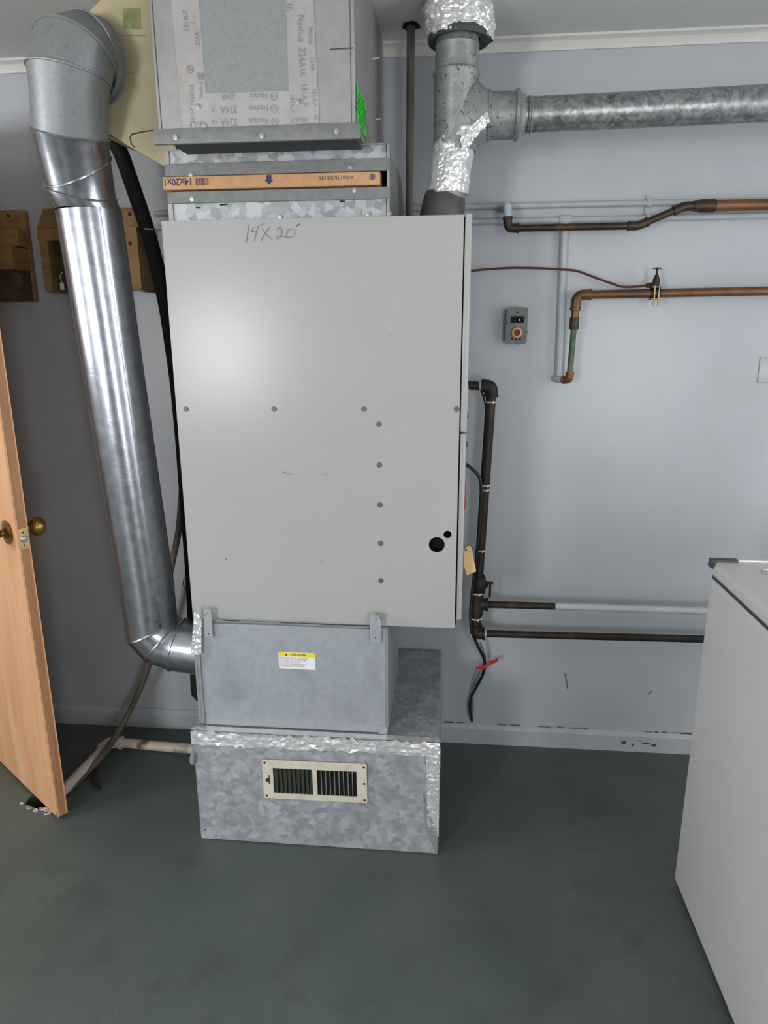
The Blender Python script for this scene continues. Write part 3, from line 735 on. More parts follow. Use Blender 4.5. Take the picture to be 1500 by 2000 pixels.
# ------------------------------------------------------------------ cream plenum by the ceiling
CYF = 1.715
cr = thing('cream_plenum', 'cream painted sheet metal plenum by the ceiling with a faded green square sticker', 'duct', (-.75, 1.85, 1.80))
poly = [at(x, y, Y=CYF) for x, y in ((160, 37), (242, -46), (330, -60), (345, 340), (325, 327), (252, 286), (214, 262), (160, 240), (100, 200), (90, 110))]
poly = [V((p.x, p.y, min(p.z, ZC - .001))) for p in poly]
b = B(); prism(b, poly, (0, .20, 0)); obj('plenum_body', b, M_cream, cr, ang=30)
b = B(); prism(b, [at(x, y, Y=CYF) for x, y in ((240, 17), (274, 15), (276, 56), (242, 57))], (0, -.0008, 0)); obj('square_sticker', b, M_greenst, cr, ang=None, label='faded green square sticker')
b = B(); tube(b, [at(x, y, Y=CYF - .001) for x, y in ((303, 254), (280, 257), (258, 262), (254, 268), (256, 280), (263, 288))], .0014, 6); obj('panel_edge', b, M_crated, cr)
b = B(); ribbon(b, [at(218, 69, Y=CYF), at(285, 70, Y=CYF)], .0005, (0, -1, 0), .0008); ribbon(b, [at(245, 144, Y=CYF), at(294, 145, Y=CYF)], .0005, (0, -1, 0), .0008); split('panel_crease', b, M_crated, cr, None)

# ------------------------------------------------------------------ flue
FLY = 1.90
fv = thing('flue_vent', 'pitted galvanised flue with a wye branch standing on the furnace top', 'flue pipe', (-.03, FLY, FZ1))
b = B(); lathe(b, (-.036, FLY, FZ1 + .001), (.16, 0, 1), [(.061, 0), (.061, .006), (.057, .010), (.056, .04), (.053, .075), (.048, .088)], 40); obj('vent_collar', b, M_collar, fv)
Ff = [(V((-.020, FLY, 1.735)), V((.2, 0, 1)), V((.1, 0, 1))), (V((-.006, FLY, 1.83)), V((0, 0, 1)), V((.1, 0, 1))), (V((-.003, FLY, 1.86)), V((0, 0, 1)), V((0, 0, 1)))]
gores('lower_pipe', Ff, .049, M_flue, fv)
# wye body
b = B(); lathe(b, (0, FLY, 1.835), (0, 0, 1), [(.051, 0), (.0545, .02), (.055, .165), (.0575, .170), (.0575, .176), (.054, .180)], 44)
obj('wye_body', b, M_flue, fv)
R0 = []; R1 = []; seg = 44
for k in range(seg):
    a = 2 * PI * k / seg
    R0.append(V((.018, FLY + .0520 * math.cos(a), 1.915 + (.108 if math.sin(a) > 0 else .095) * math.sin(a))))
    R1.append(V((.080, FLY + .0525 * math.cos(a), 1.915 + .0525 * math.sin(a))))
RM_ = [V((.049, p.y * .5 + q.y * .5, p.z * .5 + q.z * .5)) for p, q in zip(R0, R1)]
b = B(); loft(b, [R0, RM_, R1]); obj('wye_branch', b, M_flue, fv, ang=50)
b = B(); lathe(b, (.076, FLY, 1.915), (1, 0, 0), [(.050, 0), (.0565, .002), (.0565, .007), (.053, .009), (.052, .066), (.0575, .069), (.0575, .076), (.053, .078), (.045, .086), (.044, .092)], 44); obj('branch_collar', b, M_flue, fv)
b = B(); lathe(b, (0, FLY, 2.010), (0, 0, 1), [(.052, 0), (.052, .055), (.0535, .058), (.052, .061), (.050, .10), (.050, .160)], 44); obj('upper_pipe', b, M_flue, fv)
b = B(); tube(b, [V((.160, FLY, 1.9145)), V((.45, FLY, 1.918)), V((.90, FLY, 1.926)), V((2.40, FLY, 1.95))], [.0395, .0395, .0405, .0405], 36)
lathe(b, (.172, FLY, 1.9145), (1, 0, 0), [(.039, 0), (.042, .003), (.039, .006), (.042, .010), (.039, .014)], 36)
obj('branch_pipe', b, M_fluepipe, fv, label='long horizontal spangled flue pipe')
# foil on the lower part
def foil_tube(name, zs, rfun, cfun, m, parent, nang=56, amp=.004, seed=0, a0=0, a1=2 * PI, scale=55):
    b = B(); rows = []; full = abs(a1 - a0 - 2 * PI) < 1e-6
    for z in zs:
        c = cfun(z); row = []
        for k in range(nang if full else nang + 1):
            a = a0 + (a1 - a0) * k / nang
            p = V((math.cos(a), math.sin(a), 0))
            q = V((p.x * .08, p.y * .08, z)) * scale + V((seed * 5.1, 0, 0))
            h = abs(noise.noise(q)) + .6 * abs(noise.noise(q * 2.2)) + random.uniform(-.12, .12)
            row.append(b.verts.new(V((c[0], c[1], z)) + p * (rfun(z, a) + amp * h)))
        rows.append(row)
    n_ = len(rows[0])
    for i in range(len(rows) - 1):
        for k in range(n_ if full else n_ - 1):
            k2 = (k + 1) % n_; A, B1, C1, D1 = rows[i][k], rows[i][k2], rows[i + 1][k2], rows[i + 1][k]
            if (i + k) % 2: b.faces.new((A, B1, C1)); b.faces.new((A, C1, D1))
            else: b.faces.new((A, B1, D1)); b.faces.new((B1, C1, D1))
    return obj(name, b, m, parent, ang=None)
zs = [1.738 + k * .0045 for k in range(33)]
foil_tube('foil_wrap', zs, lambda z, a: .0505 + (.022 * max(0, (z - 1.835) / .05) * max(0, math.cos(a)) if z > 1.835 else 0), lambda z: (-.019 + (z - 1.738) * .13, FLY), M_foil, fv, amp=.004, seed=2)
b = B(); foil(b, at(904, 296, Y=FLY - .054), at(957, 238, Y=FLY - .056), at(951, 216, Y=FLY - .057), at(898, 272, Y=FLY - .056), 14, 6, .003, 11, .002)
obj('foil_strip', b, M_foil, fv, ang=None)
zs = [2.083 + k * .005 for k in range(19)]
foil_tube('foil_sleeve', zs, lambda z, a: .070 + .012 * math.sin((z - 2.083) * 30) * .5 + .006 * math.sin(3 * a + z * 40), lambda z: (.004, FLY + .01), M_foil, fv, amp=.013, seed=5, nang=72, scale=34)
b = B(); lathe(b, (.004, FLY + .008, 2.085), (0, 0, 1), [(.051, .0), (.074, -.006), (.076, .004), (.06, .03)], 40); obj('sleeve_mouth', b, M_dirt_shade, fv)  # shade inside the open sleeve, put into a dark colour

# ------------------------------------------------------------------ thin black pipe to the ceiling
b = B(); p0 = V((-.123, 2.05, 1.62)); p1 = V((-.121, 2.05, ZC - .001))
sp = thing('standpipe', 'thin sooty vertical pipe between the flue and the square duct', 'pipe', (-.123, 2.05, 1.62))
tube(b, [p0, p1], .0105, 16); obj('pipe_run', b, M_rustv, sp)
b = B(); P = []
for k in range(18):
    a = 2 * PI * k / 18; r_ = random.uniform(.020, .028); P.append(V((-.121 + r_ * math.cos(a), 2.05 + r_ * math.sin(a), ZC - .004)))
prism(b, P, (0, 0, .003)); obj('ceiling_gap', b, M_black, sp)

# ------------------------------------------------------------------ painted conduits on the wall
def WP(px, py, d=.012): return at(px, py, Y=W - d)
def run_thing(name, label, cat, pts, r, m, part='pipe_run', fil=.0, seg=16, n=6):
    t = thing(name, label, cat, pts[len(pts) // 2]); b = B(); tube(b, fillet(pts, fil, n) if fil else pts, r, seg); obj(part, b, m, t); return t
zA, zB = 1.753, 1.713
c1 = run_thing('conduit', 'upper painted horizontal pipe on the wall beside the flue', 'pipe', [V((-.9, W - .009, zA)), V((.6, W - .009, zA)), V((2.4, W - .009, zA + .002))], .0085, M_pipepaint)
c2 = run_thing('conduit', 'lower painted horizontal pipe on the wall that meets the vertical one', 'pipe', [V((-.9, W - .009, zB)), V((.6, W - .009, zB)), V((2.4, W - .009, zB + .002))], .0085, M_pipepaint)
vx = WP(1103, 430).x; vz = WP(1089, 742).z; vx2 = WP(1091, 735).x
c3 = run_thing('conduit', 'painted vertical pipe dropping down the wall beside the switch plate', 'pipe', [V((vx, W - .011, zB - .006)), V((vx2, W - .011, vz + .012))], .0105, M_pipepaint)
b = B(); box(b, (vx - .019, W - .020, zB - .012), (vx + .019, W - .001, zB + .012), .008, 3); obj('tee_fitting', b, M_pipepaint, c3)
sx_ = WP(1268, 390).x
b = B()
for z_, h_ in ((zA, .011), (zB, .011)): box(b, (sx_ - .007, W - .0195, z_ - h_), (sx_ + .007, W - .002, z_ + h_), .003, 2)
box(b, (sx_ - .009, W - .004, zB - .02), (sx_ + .009, W - .0005, zA + .022), .0012, 1)
obj('pipe_strap', b, M_pipepaint, None, label='small painted strap clamping both horizontal wall pipes', cat='strap')

def fitting(parent, a, c, b_, r, L, m, name='elbow_fitting', n=6):
    a, c, b_ = V(a), V(c), V(b_); u = (a - c).normalized(); v = (b_ - c).normalized()
    bm = B(); tube(bm, fillet([c + u * L, c, c + v * L], L * (.8 if u.dot(v) > -.5 else .3), n), r, 16)
    for d in (u, v): lathe(bm, c + d * (L - .007), d, [(r, 0), (r * 1.12, .001), (r * 1.12, .007), (r * .9, .008)], 16)
    return obj(name, bm, m, parent)
def sleeve(parent, a, b_, r, m, name='coupling'):
    bm = B(); a, b_ = V(a), V(b_); L = (b_ - a).length
    lathe(bm, a, b_ - a, [(r * .8, 0), (r, .001), (r, L * .12), (r * .95, L * .16), (r * .95, L * .84), (r, L * .88), (r, L - .001), (r * .8, L)], 18)
    return obj(name, bm, m, parent)

# upper copper line
D1 = .075
k0, k1, k2, k3, k4 = at(991, 404, Y=W - D1), at(992, 446, Y=W - D1), at(1246, 441, Y=W - D1), at(1337, 403, Y=W - D1), at(1560, 398, Y=W - D1)
k4 = k3 + (k4 - k3) * ((XR - .01 - k3.x) / (k4.x - k3.x))
kw = V((k0.x - .004, W - .001, k0.z + .005))
cu = thing('water_pipe', 'dark soldered copper pipe crossing the wall high up with an offset bend', 'pipe', k1)
b = B(); tube(b, [kw, V((k0.x, W - D1 + .01, k0.z + .002))], .0105, 14); tube(b, [V(k0) + V((0, .0, .006)), k0.lerp(k1, .45)], .0115, 14); obj('painted_stub', b, M_pipepaint, cu)
b = B(); tube(b, fillet([k0.lerp(k1, .4), k1, k2, k3, k3 + V((.02, 0, 0))], .008), .0098, 14); obj('pipe_run', b, M_copdark, cu)
fitting(cu, k0, k1, k2, .0125, .03, M_copdark); fitting(cu, k1, k2, k3, .0120, .028, M_copdark); fitting(cu, k2, k3, k4, .0125, .03, M_copdark)
b = B(); tube(b, [k3 + V((.03, 0, 0)), k4], .0150, 18); obj('large_pipe', b, M_copper, cu)
b = B(); lathe(b, k3 + V((.020, 0, 0)), (1, 0, 0), [(.010, 0), (.013, .002), (.0175, .022), (.0175, .058), (.0155, .060)], 18); obj('reducer', b, M_copdark, cu)
# lower copper line
D2 = .06
m0, m1, m2, m3 = at(1560, 567, Y=W - D2), at(1126, 576, Y=W - D2), at(1112, 742, Y=W - D2), None
m0 = m1 + (m0 - m1) * ((XR - .01 - m1.x) / (m0.x - m1.x))
cp = thing('water_pipe', 'orange copper pipe with an elbow dropping to a green stained leg', 'pipe', m1)
b = B(); tube(b, [m0, m1 + V((.02, 0, 0))], .0122, 18); obj('pipe_run', b, M_copper, cp)
mc = m1.lerp(m2, .30)
b = B(); tube(b, [m1 + V((0, 0, -.012)), mc], .0115, 16); obj('pipe_leg', b, M_copper, cp)
b = B(); tube(b, [mc, m2 + V((0, 0, .012))], .0088, 14); obj('pipe_leg', b, M_verd, cp, label='green stained copper leg')
fitting(cp, m0, m1, m2, .0145, .042, M_copper); sleeve(cp, m1.lerp(m2, .26), m1.lerp(m2, .40), .0145, M_copdark)
mw = at(1090, 741, Y=W - D2 + .03)
fitting(cp, m1, m2, mw, .0115, .022, M_copper)
b = B(); tube(b, [m2.lerp(mw, .5), mw, V((mw.x - .005, W - .012, mw.z))], [.0085, .0105, .0105], 14); obj('wall_stub', b, M_pipepaint, cp)
# saddle valve
vs = at(1279, 573, Y=W - D2)
sv = thing('saddle_valve', 'small saddle valve clamped round the orange copper pipe', 'valve', vs)
b = B(); lathe(b, vs + V((-.014, 0, 0)), (1, 0, 0), [(.0125, 0), (.0145, 0), (.0145, .028), (.0125, .028)], 18); obj('clamp', b, M_copdark, sv)
b = B()
for dz in (.0165, -.0165): box(b, (vs.x - .014, vs.y - .018, vs.z + dz - .002), (vs.x + .014, vs.y + .012, vs.z + dz + .002), .001, 1)
for dx in (-.006, .006): box(b, (vs.x + dx - .002, vs.y - .020, vs.z - .034), (vs.x + dx + .002, vs.y - .016, vs.z + .02), .0006, 1)
split('clamp_bolt', b, M_brasslite, sv)
b = B(); lathe(b, vs + V((.0, -.002, .014)), (0, 0, 1), [(.006, 0), (.0095, .003), (.0095, .026), (.007, .028), (.006, .034), (.003, .038), (.003, .050), (.0045, .052), (.0045, .055), (0, .056)], 14)
tube(b, [vs + V((-.002, -.002, .024)), vs + V((-.026, -.002, .021))], [.0075, .0065], 12); box(b, (vs.x - .012, vs.y - .004, vs.z + .065), (vs.x + .012, vs.y, vs.z + .069), .001, 1)
obj('valve_body', b, M_rust, sv)
tb_ = [vs + V((-.024, -.002, .0215))] + [at(x, y, Y=W - D2 + .005) for x, y in ((1240, 560), (1215, 561), (1170, 545), (1125, 528), (1060, 524), (1000, 523), (950, 526), (912, 530))]
tt = thing('copper_tube', 'thin bent copper tube from the saddle valve to the furnace', 'tube', tb_[4]); b = B(); tube(b, fillet(tb_, .02, 4), .0033, 8); obj('tube_run', b, M_tubecop, tt)

# ------------------------------------------------------------------ switch plate
q0, q1 = at(990, 601, Y=W - .03), at(1028, 671, Y=W - .03)
sw = thing('switch_plate', 'small grey metal switch and outlet plate on the bare wall', 'switch plate', ((q0.x + q1.x) / 2, W, q1.z))
b = B(); box(b, (q0.x + .003, W - .028, q1.z + .003), (q1.x - .003, W - .001, q0.z - .003), .004, 2); obj('box_body', b, M_swgrey, sw)
cxs, czs = (q0.x + q1.x) / 2, (q0.z + q1.z) / 2; hw_, hh_ = (q1.x - q0.x) / 2, (q0.z - q1.z) / 2
SWM = place((cxs, W - .0295, czs), rt, up)
obj('face_plate', curve_mesh([rrect(-hw_, -hh_, hw_, hh_, .006), rect(-hw_ + .012, hh_ - .044, hw_ - .010, hh_ - .024)], .002, SWM, .0006), M_swgrey, sw)
b = B(); box(b, (-.018, hh_ - .043, .0), (.019, hh_ - .025, .002)); box(b, (.006, hh_ - .040, .002), (.010, hh_ - .030, .006), .001, 1); bmesh.ops.transform(b, matrix=SWM, verts=b.verts); sg = obj('toggle_switch', b, M_black, sw)
b = B(); box(b, (.005, hh_ - .039, .003), (.009, hh_ - .031, .010), .001, 1); bmesh.ops.transform(b, matrix=SWM, verts=b.verts); obj('toggle_lever', b, M_steel, sg)
b = B(); lathe(b, SWM @ V((.001, -.020, .001)), (0, -1, 0), [(.0165, 0), (.0165, .004), (.0145, .008), (.0095, .009), (.0085, .004), (0, .004)], 28); kn = obj('fuse_ring', b, M_orange, sw)
b = B(); lathe(b, SWM @ V((.001, -.020, .005)), (0, -1, 0), [(.0083, 0), (.0083, .002), (0, .002)], 20); obj('fuse_window', b, M_crated, kn)
for x_, y_ in ((0, hh_ - .013), (0, -hh_ + .012), (-.012, -hh_ + .014), (.011, -hh_ + .014)):
    b = B(); lathe(b, SWM @ V((x_, y_, .001)), (0, -1, 0), [(.003, 0), (.003, .0015), (0, .002)], 10); obj('plate_screw', b, M_black, sw)
b = B(); c0 = V((cxs, W - .0004, czs))
for k in range(16):
    a = random.uniform(PI, 2 * PI) if k % 4 else random.uniform(0, PI); p = c0 + V((math.cos(a) * (hw_ + .006), 0, math.sin(a) * (hh_ + .006)))
    P = [p + V((random.uniform(.002, .006) * math.cos(t), 0, random.uniform(.002, .005) * math.sin(t))) for t in (0, 1.3, 2.4, 3.5, 4.8)]
    prism(b, P, (0, -.0006, 0))
obj('paint_flakes', b, M_pipepaint, sw, kind='stuff', ang=None)
# painted-over blank plate at the far right
q0 = WP(1486, 697, .004)
b = B(); box(b, (q0.x, W - .0028, q0.z - .075), (q0.x + .12, W - .0005, q0.z), .002, 2); obj('blank_plate', b, M_wall, None, label='painted over blank cover plate on the wall above the appliance', cat='cover plate')

# ------------------------------------------------------------------ gas pipe
D3 = .085
def G3(x, y): return at(x, y, Y=W - D3)
g0, g1, g2, g3, g4 = G3(905, 752), G3(957, 755), G3(952, 930), G3(931, 1180), G3(929, 1237)
g1 = V((G3(963, 755).x - .004, g1.y, g1.z))
gp = thing('gas_pipe', 'black iron gas pipe with shutoff valve running down beside the furnace', 'pipe', g3)
b = B(); tube(b, [g0, g1], .0125, 16); tube(b, [g1, g3], .0150, 16); tube(b, [g3, g4], .0155, 16); obj('pipe_run', b, M_rust, gp)
fitting(gp, g0, g1, g3, .0195, .03, M_rust)
gr_ = at(1400, 1249, Y=W - D3); fitting(gp, g3, g4, gr_, .0195, .028, M_rust)
b = B(); tube(b, [g4, gr_, V((XR - .01, gr_.y, gr_.z))], .0118, 16); obj('pipe_run', b, M_rust, gp, label='low dark horizontal iron pipe')
tr = at(1084, 1184, Y=W - D3); te = at(1400, 1194, Y=W - D3)
b = B(); tube(b, [g3, tr], .0112, 16); obj('branch_pipe', b, M_rust, gp)
b = B(); tube(b, [tr, te, V((XR - .01, te.y, te.z))], .0114, 16); obj('branch_pipe', b, M_whitepipe, gp, label='white painted length of the branch')
b = B(); tube(b, [g3 + V((0, 0, .035)), g3 + V((0, 0, -.035))], .0210, 16); lathe(b, g3, (1, 0, 0), [(.019, 0), (.019, .028), (.022, .029), (.022, .036), (.012, .037)], 16); obj('tee_fitting', b, M_rust, gp)
gv = at(936, 1142, Y=W - D3)
b = B(); lathe(b, gv + V((0, 0, -.03)), (0, 0, 1), [(.017, 0), (.020, .004), (.020, .014), (.024, .022), (.024, .04), (.020, .048), (.020, .058), (.016, .062)], 10); tube(b, [gv, gv + V((.028, -.004, .004))], [.011, .009], 10); vb = obj('shutoff_valve', b, M_rust, gp)
b = B(); box(b, (gv.x + .026, gv.y - .010, gv.z + .004), (gv.x + .044, gv.y + .008, gv.z + .010), .002, 1); box(b, (gv.x + .031, gv.y - .005, gv.z - .042), (gv.x + .038, gv.y + .003, gv.z + .006), .002, 1); obj('valve_lever', b, M_rust, vb)
b = B(); lathe(b, g4 + V((.026, 0, 0)), (1, 0, 0), [(.0125, 0), (.0150, .001), (.0150, .007), (.0125, .008)], 16); obj('thread_tape', b, M_manila, gp)
for x, y in ((936, 753), ):
    p = G3(x, y); b = B(); lathe(b, p, (1, 0, 0), [(.013, 0), (.0148, 0), (.0148, .005), (.013, .005)], 14); obj('cable_tie', b, M_tie, gp)
for x, y in ((962, 786), (951, 948), (950, 957), (943, 1075), (935, 1158), (932, 1207)):
    p = G3(x, y); p = V((g1.x + (g3.x - g1.x) * (g1.z - p.z) / (g1.z - g3.z), p.y, p.z))
    rr_ = .0165 if y < 1150 else .0215
    b = B(); lathe(b, p, (0, 0, 1), [(rr_ - .001, 0), (rr_ + .0012, 0), (rr_ + .0012, .004), (rr_ - .001, .004)], 14); box(b, (p.x + .003, p.y - rr_ - .005, p.z - .002), (p.x + .009, p.y - rr_ + .001, p.z + .006), .001, 1); obj('cable_tie', b, M_tie, gp)
# cable strapped to the gas pipe
def G4(x, y, d=.10): return at(x, y, Y=W - d)
cb = [G4(905, 905), G4(915, 910), G4(930, 922), G4(939, 938), G4(940, 960), G4(937, 1030), G4(929, 1100), G4(922, 1160), G4(918, 1200), G4(921, 1235), G4(935, 1265, .07), G4(948, 1290, .04), G4(945, 1315, .03), G4(930, 1342, .025), G4(919, 1362, .02), G4(917, 1385, .02), G4(922, 1408, .02)]
cbl = thing('power_cable', 'black power cable hanging below the iron pipe to the baseboard', 'cable', cb[-1])
b = B(); tube(b, fillet(cb, .03, 4), .0052, 10); obj('cable_run', b, M_cable, cbl)
b = B(); tube(b, fillet([G4(938, 1255, .06), G4(951, 1288, .035), G4(932, 1322, .03), G4(922, 1352, .024), G4(925, 1380, .018), G4(921, 1410, .018)], .03, 4), .0028, 8); obj('bare_wire', b, M_cablegr, cbl)
b = B(); tube(b, fillet([G4(938, 760, .08), G4(948, 785, .075), G4(950, 850, .075), G4(943, 930, .09)], .03, 4), .0025, 8); obj('thin_wire', b, M_cable, cbl)
b = B(); A_ = G4(948, 1298, .045)
foil(b, G4(953, 1300, .05), G4(973, 1292, .05), G4(971, 1285, .05), G4(950, 1291, .05), 8, 3, .003, 3, .002); foil(b, G4(929, 1307, .05), G4(947, 1305, .05), G4(947, 1299, .05), G4(930, 1301, .05), 8, 3, .003, 4, .002)
tube(b, [G4(929, 1304, .046), G4(947, 1302, .055), G4(972, 1289, .046)], [.003, .005, .003], 8)
obj('red_tape', b, M_red, cbl, ang=None)
# manila tag on the lower furnace door
tg = thing('manila_tag', 'blank manila paper tag hanging beside the lower furnace door', 'tag', at(917, 1125, Y=1.73))
P = [at(x, y, Y=1.73) for x, y in ((907, 1078), (910, 1069), (917, 1066), (921, 1070), (924, 1085), (930, 1116), (912, 1124), (906, 1104))]
b = B(); prism(b, P, (0, .0012, 0)); tb2 = obj('tag_card', b, M_manila, tg, ang=None)
b = B(); lathe(b, at(911, 1074, Y=1.7295), (0, -1, 0), [(.002, 0), (.002, .0004), (0, .0005)], 10); obj('eyelet', b, M_rust, tb2)
b = B(); tube(b, [at(911, 1074, Y=1.7285), at(906, 1066, Y=1.74), V((FX1 + .0185, 1.76, at(904, 1060, Y=1.74).z))], .0008, 6); obj('tag_wire', b, M_rust, tg)

# ------------------------------------------------------------------ appliance at the right
AX0, AX1, AY0, AY1 = .607, 1.29, .92, 1.572
ap = thing('washing_machine', 'plain white enamel appliance with a seamed top standing in the foreground corner', 'washing machine', ((AX0 + AX1) / 2, (AY0 + AY1) / 2, 0))
b = B(); box(b, (AX0, AY0, .012), (AX1, AY1, .850), .012, 4); obj('cabinet', b, M_appl, ap)
b = B(); box(b, (AX0 + .004, AY0 + .004, .848), (AX1 - .004, AY1 - .004, .856)); obj('top_seam', b, M_dkplast, ap)
b = B(); box(b, (AX0 - .0005, AY0, .8535), (AX1, AY1, .889), .012, 5); obj('top_panel', b, M_appl, ap)
b = B(); box(b, (AX0 - .006, AY1 - .012, .878), (AX0 + .055, AY1 + .006, .8955), .003, 2); box(b, (AX0 - .007, AY1 - .02, .876), (AX0 + .004, AY1 + .004, .886), .002, 2); obj('corner_cap', b, M_dkplast, ap)
b = B(); box(b, (AX0 + .055, AY1 - .008, .882), (AX1, AY1 + .004, .8945), .002, 2); obj('rear_trim', b, M_silver, ap)
ph = at(1489, 1118, Z=.889)
b = B(); tube(b, fillet([ph + V((.3, .016, .002)), ph + V((.012, .016, .002)), ph + V((.0, 0, .002)), ph + V((.010, -.022, .002)), ph + V((.3, -.024, .002))], .01, 4), .0022, 8); lid = obj('lid_rim', b, M_silver, ap)
b = B(); prism(b, [ph + V((.3, .014, 0)), ph + V((.012, .014, 0)), ph + V((.003, 0, 0)), ph + V((.012, -.020, 0)), ph + V((.3, -.022, 0))], (0, 0, .0012)); obj('lid_recess', b, M_appl, lid)
b = B(); box(b, (ph.x + .002, ph.y - .003, ph.z), (ph.x + .008, ph.y + .008, ph.z + .003), .001, 1); obj('lid_shadow_gap', b, M_dkplast, lid)
b = B()
for x_, y_ in ((AX0 + .05, AY0 + .05), (AX1 - .05, AY0 + .05), (AX0 + .05, AY1 - .05), (AX1 - .05, AY1 - .05)): lathe(b, (x_, y_, 0.0005), (0, 0, 1), [(.02, 0), (.02, .008), (.01, .012)], 14)
split('foot', b, M_dkplast, ap)

# ------------------------------------------------------------------ open door
dc = at(113, 1597, Z=.010); de = at(134, 1590, Z=.010); dn_ = V((-.812, .584, 0)); dt = V((.584, .812, 0)); TH = (de - dc).length
DMx = Matrix(((dn_.x, dt.x, 0, dc.x), (dn_.y, dt.y, 0, dc.y), (0, 0, 1, .010), (0, 0, 0, 1)))
door = thing('door_1', 'varnished orange wooden flush door standing open with brass knobs', None, (dc.x, dc.y, 0), kind='structure')
del door['label']
DW, DH = .74, 1.94
def DB(lo, hi, bev=0): b = B(); box(b, lo, hi, bev, 2, DMx); return b
obj('door_face', DB((0.0, 0, 0), (DW, .004, DH), 0.0006), M_wood, door)
obj('door_face', DB((0.0, TH - .004, 0), (DW, TH, DH), 0.0006), M_wood, door)
obj('door_edge', DB((.0004, .004, .0), (.03, TH - .004, DH)), M_wooded, door, label='darker wooden edge of the door')
obj('door_core', DB((.03, .004, .0), (DW, TH - .004, DH)), M_wooded, door)
b = B(); prism(b, [DMx @ V((-.0004, -.0006, 0)), DMx @ V((.016, -.0006, .0)), DMx @ V((-.0004, -.0006, .024))], dt * .0005); obj('chipped_corner', b, M_cablegr, door, ang=None)
zk = at(75, 1037, Y=1.70).z - .012
LMx = DMx @ Matrix.Translation((0, TH / 2, zk - .01)) @ Matrix(((0, 0, -1, 0), (1, 0, 0, 0), (0, 1, 0, 0), (0, 0, 0, 1)))
lt = obj('latch_plate', curve_mesh([rrect(-.0125, -.028, .0125, .028, .001), circ(0, .018, .0028, 12), circ(0, -.018, .0028, 12)], .0016, LMx @ Matrix.Translation((0, 0, .0006))), M_plate, door)
b = B(); lathe(b, LMx @ V((0, 0, .001)), LMx.to_3x3() @ V((0, 0, 1)), [(.0095, 0), (.0095, .004), (.007, .009), (0, .010)], 20); obj('latch_bolt', b, M_steel, lt)
b = B(); lathe(b, LMx @ V((0, .018, -.001)), LMx.to_3x3() @ V((0, 0, 1)), [(.0028, 0), (.0028, .0014), (0, .0014)], 12); lathe(b, LMx @ V((0, -.018, -.001)), LMx.to_3x3() @ V((0, 0, 1)), [(.0028, 0), (.0028, .0014), (0, .0014)], 12); split('latch_screw', b, M_rust, lt)
kp = [(.028, 0), (.032, .002), (.033, .006), (.022, .010), (.011, .013), (.010, .022), (.014, .026), (.022, .032), (.0255, .042), (.0255, .054), (.022, .062), (.014, .067), (0, .068)]
for s_, y_ in ((-1, 0), (1, TH)):
    b = B(); lathe(b, DMx @ V((.060, y_, zk)), DMx.to_3x3() @ V((0, s_, 0)), kp, 28); obj('door_knob', b, M_brass, door)

# ------------------------------------------------------------------ pipes and hose on the floor at the left
pv = [V((px0 - .0, at(385, 1470, Z=.03).y, .022)), at(215, 1449, Z=.022), at(120, 1548, Z=.022), at(40, 1640, Z=.022)]
pv[0] = V((px0 - .002, at(380, 1466, Z=.022).y, .022)); pv[3] = pv[2] + (pv[2] - pv[1]).normalized() * .05
pt = thing('drain_pipe', 'dirty white drain pipe lying on the floor behind the open door', 'pipe', pv[1])
b = B(); tube(b, [pv[0], pv[1]], .0165, 16); tube(b, [pv[1], pv[2], pv[3]], .0165, 16); obj('pipe_run', b, M_pvc, pt)
fitting(pt, pv[0], pv[1], pv[2], .0205, .045, M_pvc)
hs = [at(356, 860, Y=2.06), at(356, 960, Y=2.06), at(349, 1040, Y=2.06), at(334, 1110, Y=2.06), at(318, 1190, Y=2.06), at(300, 1270, Y=2.07), at(280, 1330, Y=2.08), at(256, 1385, Y=2.09), at(225, 1440, Z=.05), at(205, 1470, Z=.04), at(175, 1505, Z=.012), at(140, 1538, Z=.012), at(110, 1565, Z=.012)]
ho = thing('drain_hose', 'brown hose drooping from behind the round duct down to the floor', 'hose', hs[9])
b = B(); tube(b, fillet(hs, .04, 4), .0105, 12); obj('hose_run', b, M_hose, ho)
b = B(); q = [at(x, y, Z=.012) for x, y in ((178, 1497), (186, 1505), (180, 1518), (186, 1532), (196, 1540))]; tube(b, fillet(q, .01, 3), [.007] * 0 or .006, 8); 
obj('iron_scrap', b, M_rust, None, label='short rusty iron hook lying on the floor beside the drain pipe', cat='hook')

# ------------------------------------------------------------------ black insulated line behind the furnace
bl = [V((-.935, 1.93, 1.94)), at(232, 285, Y=1.97), at(258, 360, Y=1.99), at(282, 430, Y=2.0), at(302, 500, Y=2.0), at(325, 600, Y=2.0), at(345, 740, Y=2.0), at(356, 860, Y=2.0), at(366, 1000, Y=2.0), at(375, 1120, Y=2.0), at(380, 1230, Y=2.0), at(386, 1370, Y=2.0), V((-.715, 2.0, .385))]
lk = thing('insulated_line', 'black foam insulated line slanting down behind the furnace edge', 'pipe', bl[-1])
b = B(); tube(b, fillet(bl, .05, 4), [.022] * 200 if False else .021, 14); obj('foam_sleeve', b, M_blackrub, lk)
b = B(); p = at(291, 447, Y=1.975); tube(b, [at(282, 447, Y=1.975), at(299, 448, Y=1.975)], .0018, 6); obj('cable_tie', b, M_tie, lk)
b = B(); tube(b, fillet([at(371, 1123, Y=1.98), at(358, 1132, Y=1.97), at(357, 1142, Y=1.97), at(363, 1152, Y=1.97), at(376, 1160, Y=1.98)], .012, 4), .0013, 6); obj('wire_loop', b, M_cable, lk)
b = B(); box(b, (at(372, 1200, Y=1.98).x, 1.975, at(372, 1240, Y=1.98).z), (at(380, 1165, Y=1.98).x + .02, 2.01, at(372, 1165, Y=1.98).z), .004, 1); obj('line_connector', b, M_blackrub, lk)

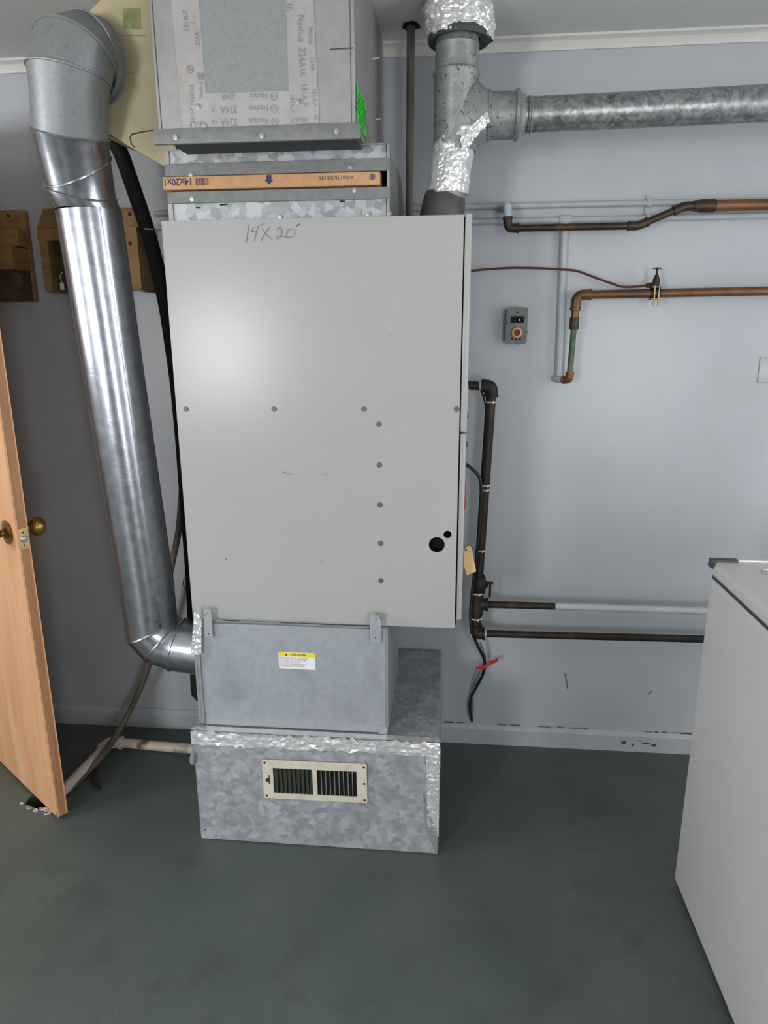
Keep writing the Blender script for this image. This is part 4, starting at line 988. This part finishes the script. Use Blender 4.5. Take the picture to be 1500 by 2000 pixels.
# ------------------------------------------------------------------ wooden boxes on the wall at the left
def bxp(px0_, py0_, px1_, py1_, y0, y1, bev=.001):
    a, c = at(px0_, py0_, Y=y0), at(px1_, py1_, Y=y0); c.x = at(px1_ - (4 if py0_ > 440 else 0), py0_, Y=y1).x; b = B(); box(b, (min(a.x, c.x), y0, min(a.z, c.z)), (max(a.x, c.x), y1, max(a.z, c.z)), bev, 1); return b
WB = W - .001
wa = thing('wooden_holder', 'raw pine wall holder with stepped boxes nearest to the open door', 'wooden box', (-1.36, W, 1.5))
obj('back_board', bxp(-30, 412, 55, 590, W - .02, WB), M_crate, wa)
obj('upper_box', bxp(-30, 447, 57, 480, W - .075, W - .02), M_crate, wa)
obj('front_box', bxp(-30, 481, 60, 525, W - .11, W - .02), M_crate, wa)
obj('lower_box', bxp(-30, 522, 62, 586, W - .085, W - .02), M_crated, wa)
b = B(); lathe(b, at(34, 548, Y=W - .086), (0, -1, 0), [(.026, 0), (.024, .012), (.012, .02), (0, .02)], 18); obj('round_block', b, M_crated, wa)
b = B(); lathe(b, at(16, 421, Y=W - .021), (0, -1, 0), [(.005, 0), (.004, .003), (0, .003)], 8); obj('screw', b, M_rust, wa)
wb = thing('wooden_holder', 'raw pine wall box with a clipped back board partly hidden behind the round duct', 'wooden box', (-1.08, W, 1.52))
b = B(); prism(b, [at(x, y, Y=W - .02) for x, y in ((84, 408), (255, 405), (283, 441), (280, 470), (74, 470), (72, 446))], (0, .018, 0)); obj('back_board', b, M_crate, wb, ang=None)
a_, c_ = at(74, 447, Y=W - .10), at(277, 566, Y=W - .10)
i0, i1 = at(92, 470, Y=W - .10), at(254, 566, Y=W - .10)
obj('front_frame', curve_mesh([[(a_.x, c_.z), (i0.x, c_.z), (i0.x, i0.z), (i1.x, i0.z), (i1.x, c_.z), (c_.x, c_.z), (c_.x, a_.z), (a_.x, a_.z)]], .015, place((0, W - .093, 0), rt, up)), M_crate, wb, ang=None)
b = B(); box(b, (a_.x + .002, W - .085, c_.z - .004), (a_.x + .014, WB, a_.z - .002)); box(b, (c_.x - .014, W - .085, c_.z - .004), (c_.x + .002, WB, a_.z - .002)); split('side_board', b, M_crate, wb)
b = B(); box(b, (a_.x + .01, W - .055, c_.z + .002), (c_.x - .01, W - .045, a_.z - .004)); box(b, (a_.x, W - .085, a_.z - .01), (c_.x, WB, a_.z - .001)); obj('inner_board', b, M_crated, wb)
for p in ((253, 418), (254, 475)):
    b = B(); lathe(b, at(*p, Y=W - (.021 if p[1] < 430 else .101)), (0, -1, 0), [(.006, 0), (.005, .003), (0, .003)], 8); obj('screw', b, M_rust, wb)
ks = thing('key_tag', 'tiny white tag on a string dangling below the pine wall box', 'tag', at(122, 560, Y=W - .11))
b = B(); box(b, tuple(at(118, 566, Y=W - .113)), tuple(at(125, 553, Y=W - .109)), .0006, 1); obj('tag_card', b, M_white, ks)
b = B(); tube(b, fillet([at(122, 553, Y=W - .111), at(117, 542, Y=W - .111), at(119, 534, Y=W - .110), at(123, 532, Y=W - .108)], .01, 3), .0012, 6); obj('string', b, M_tie, ks)
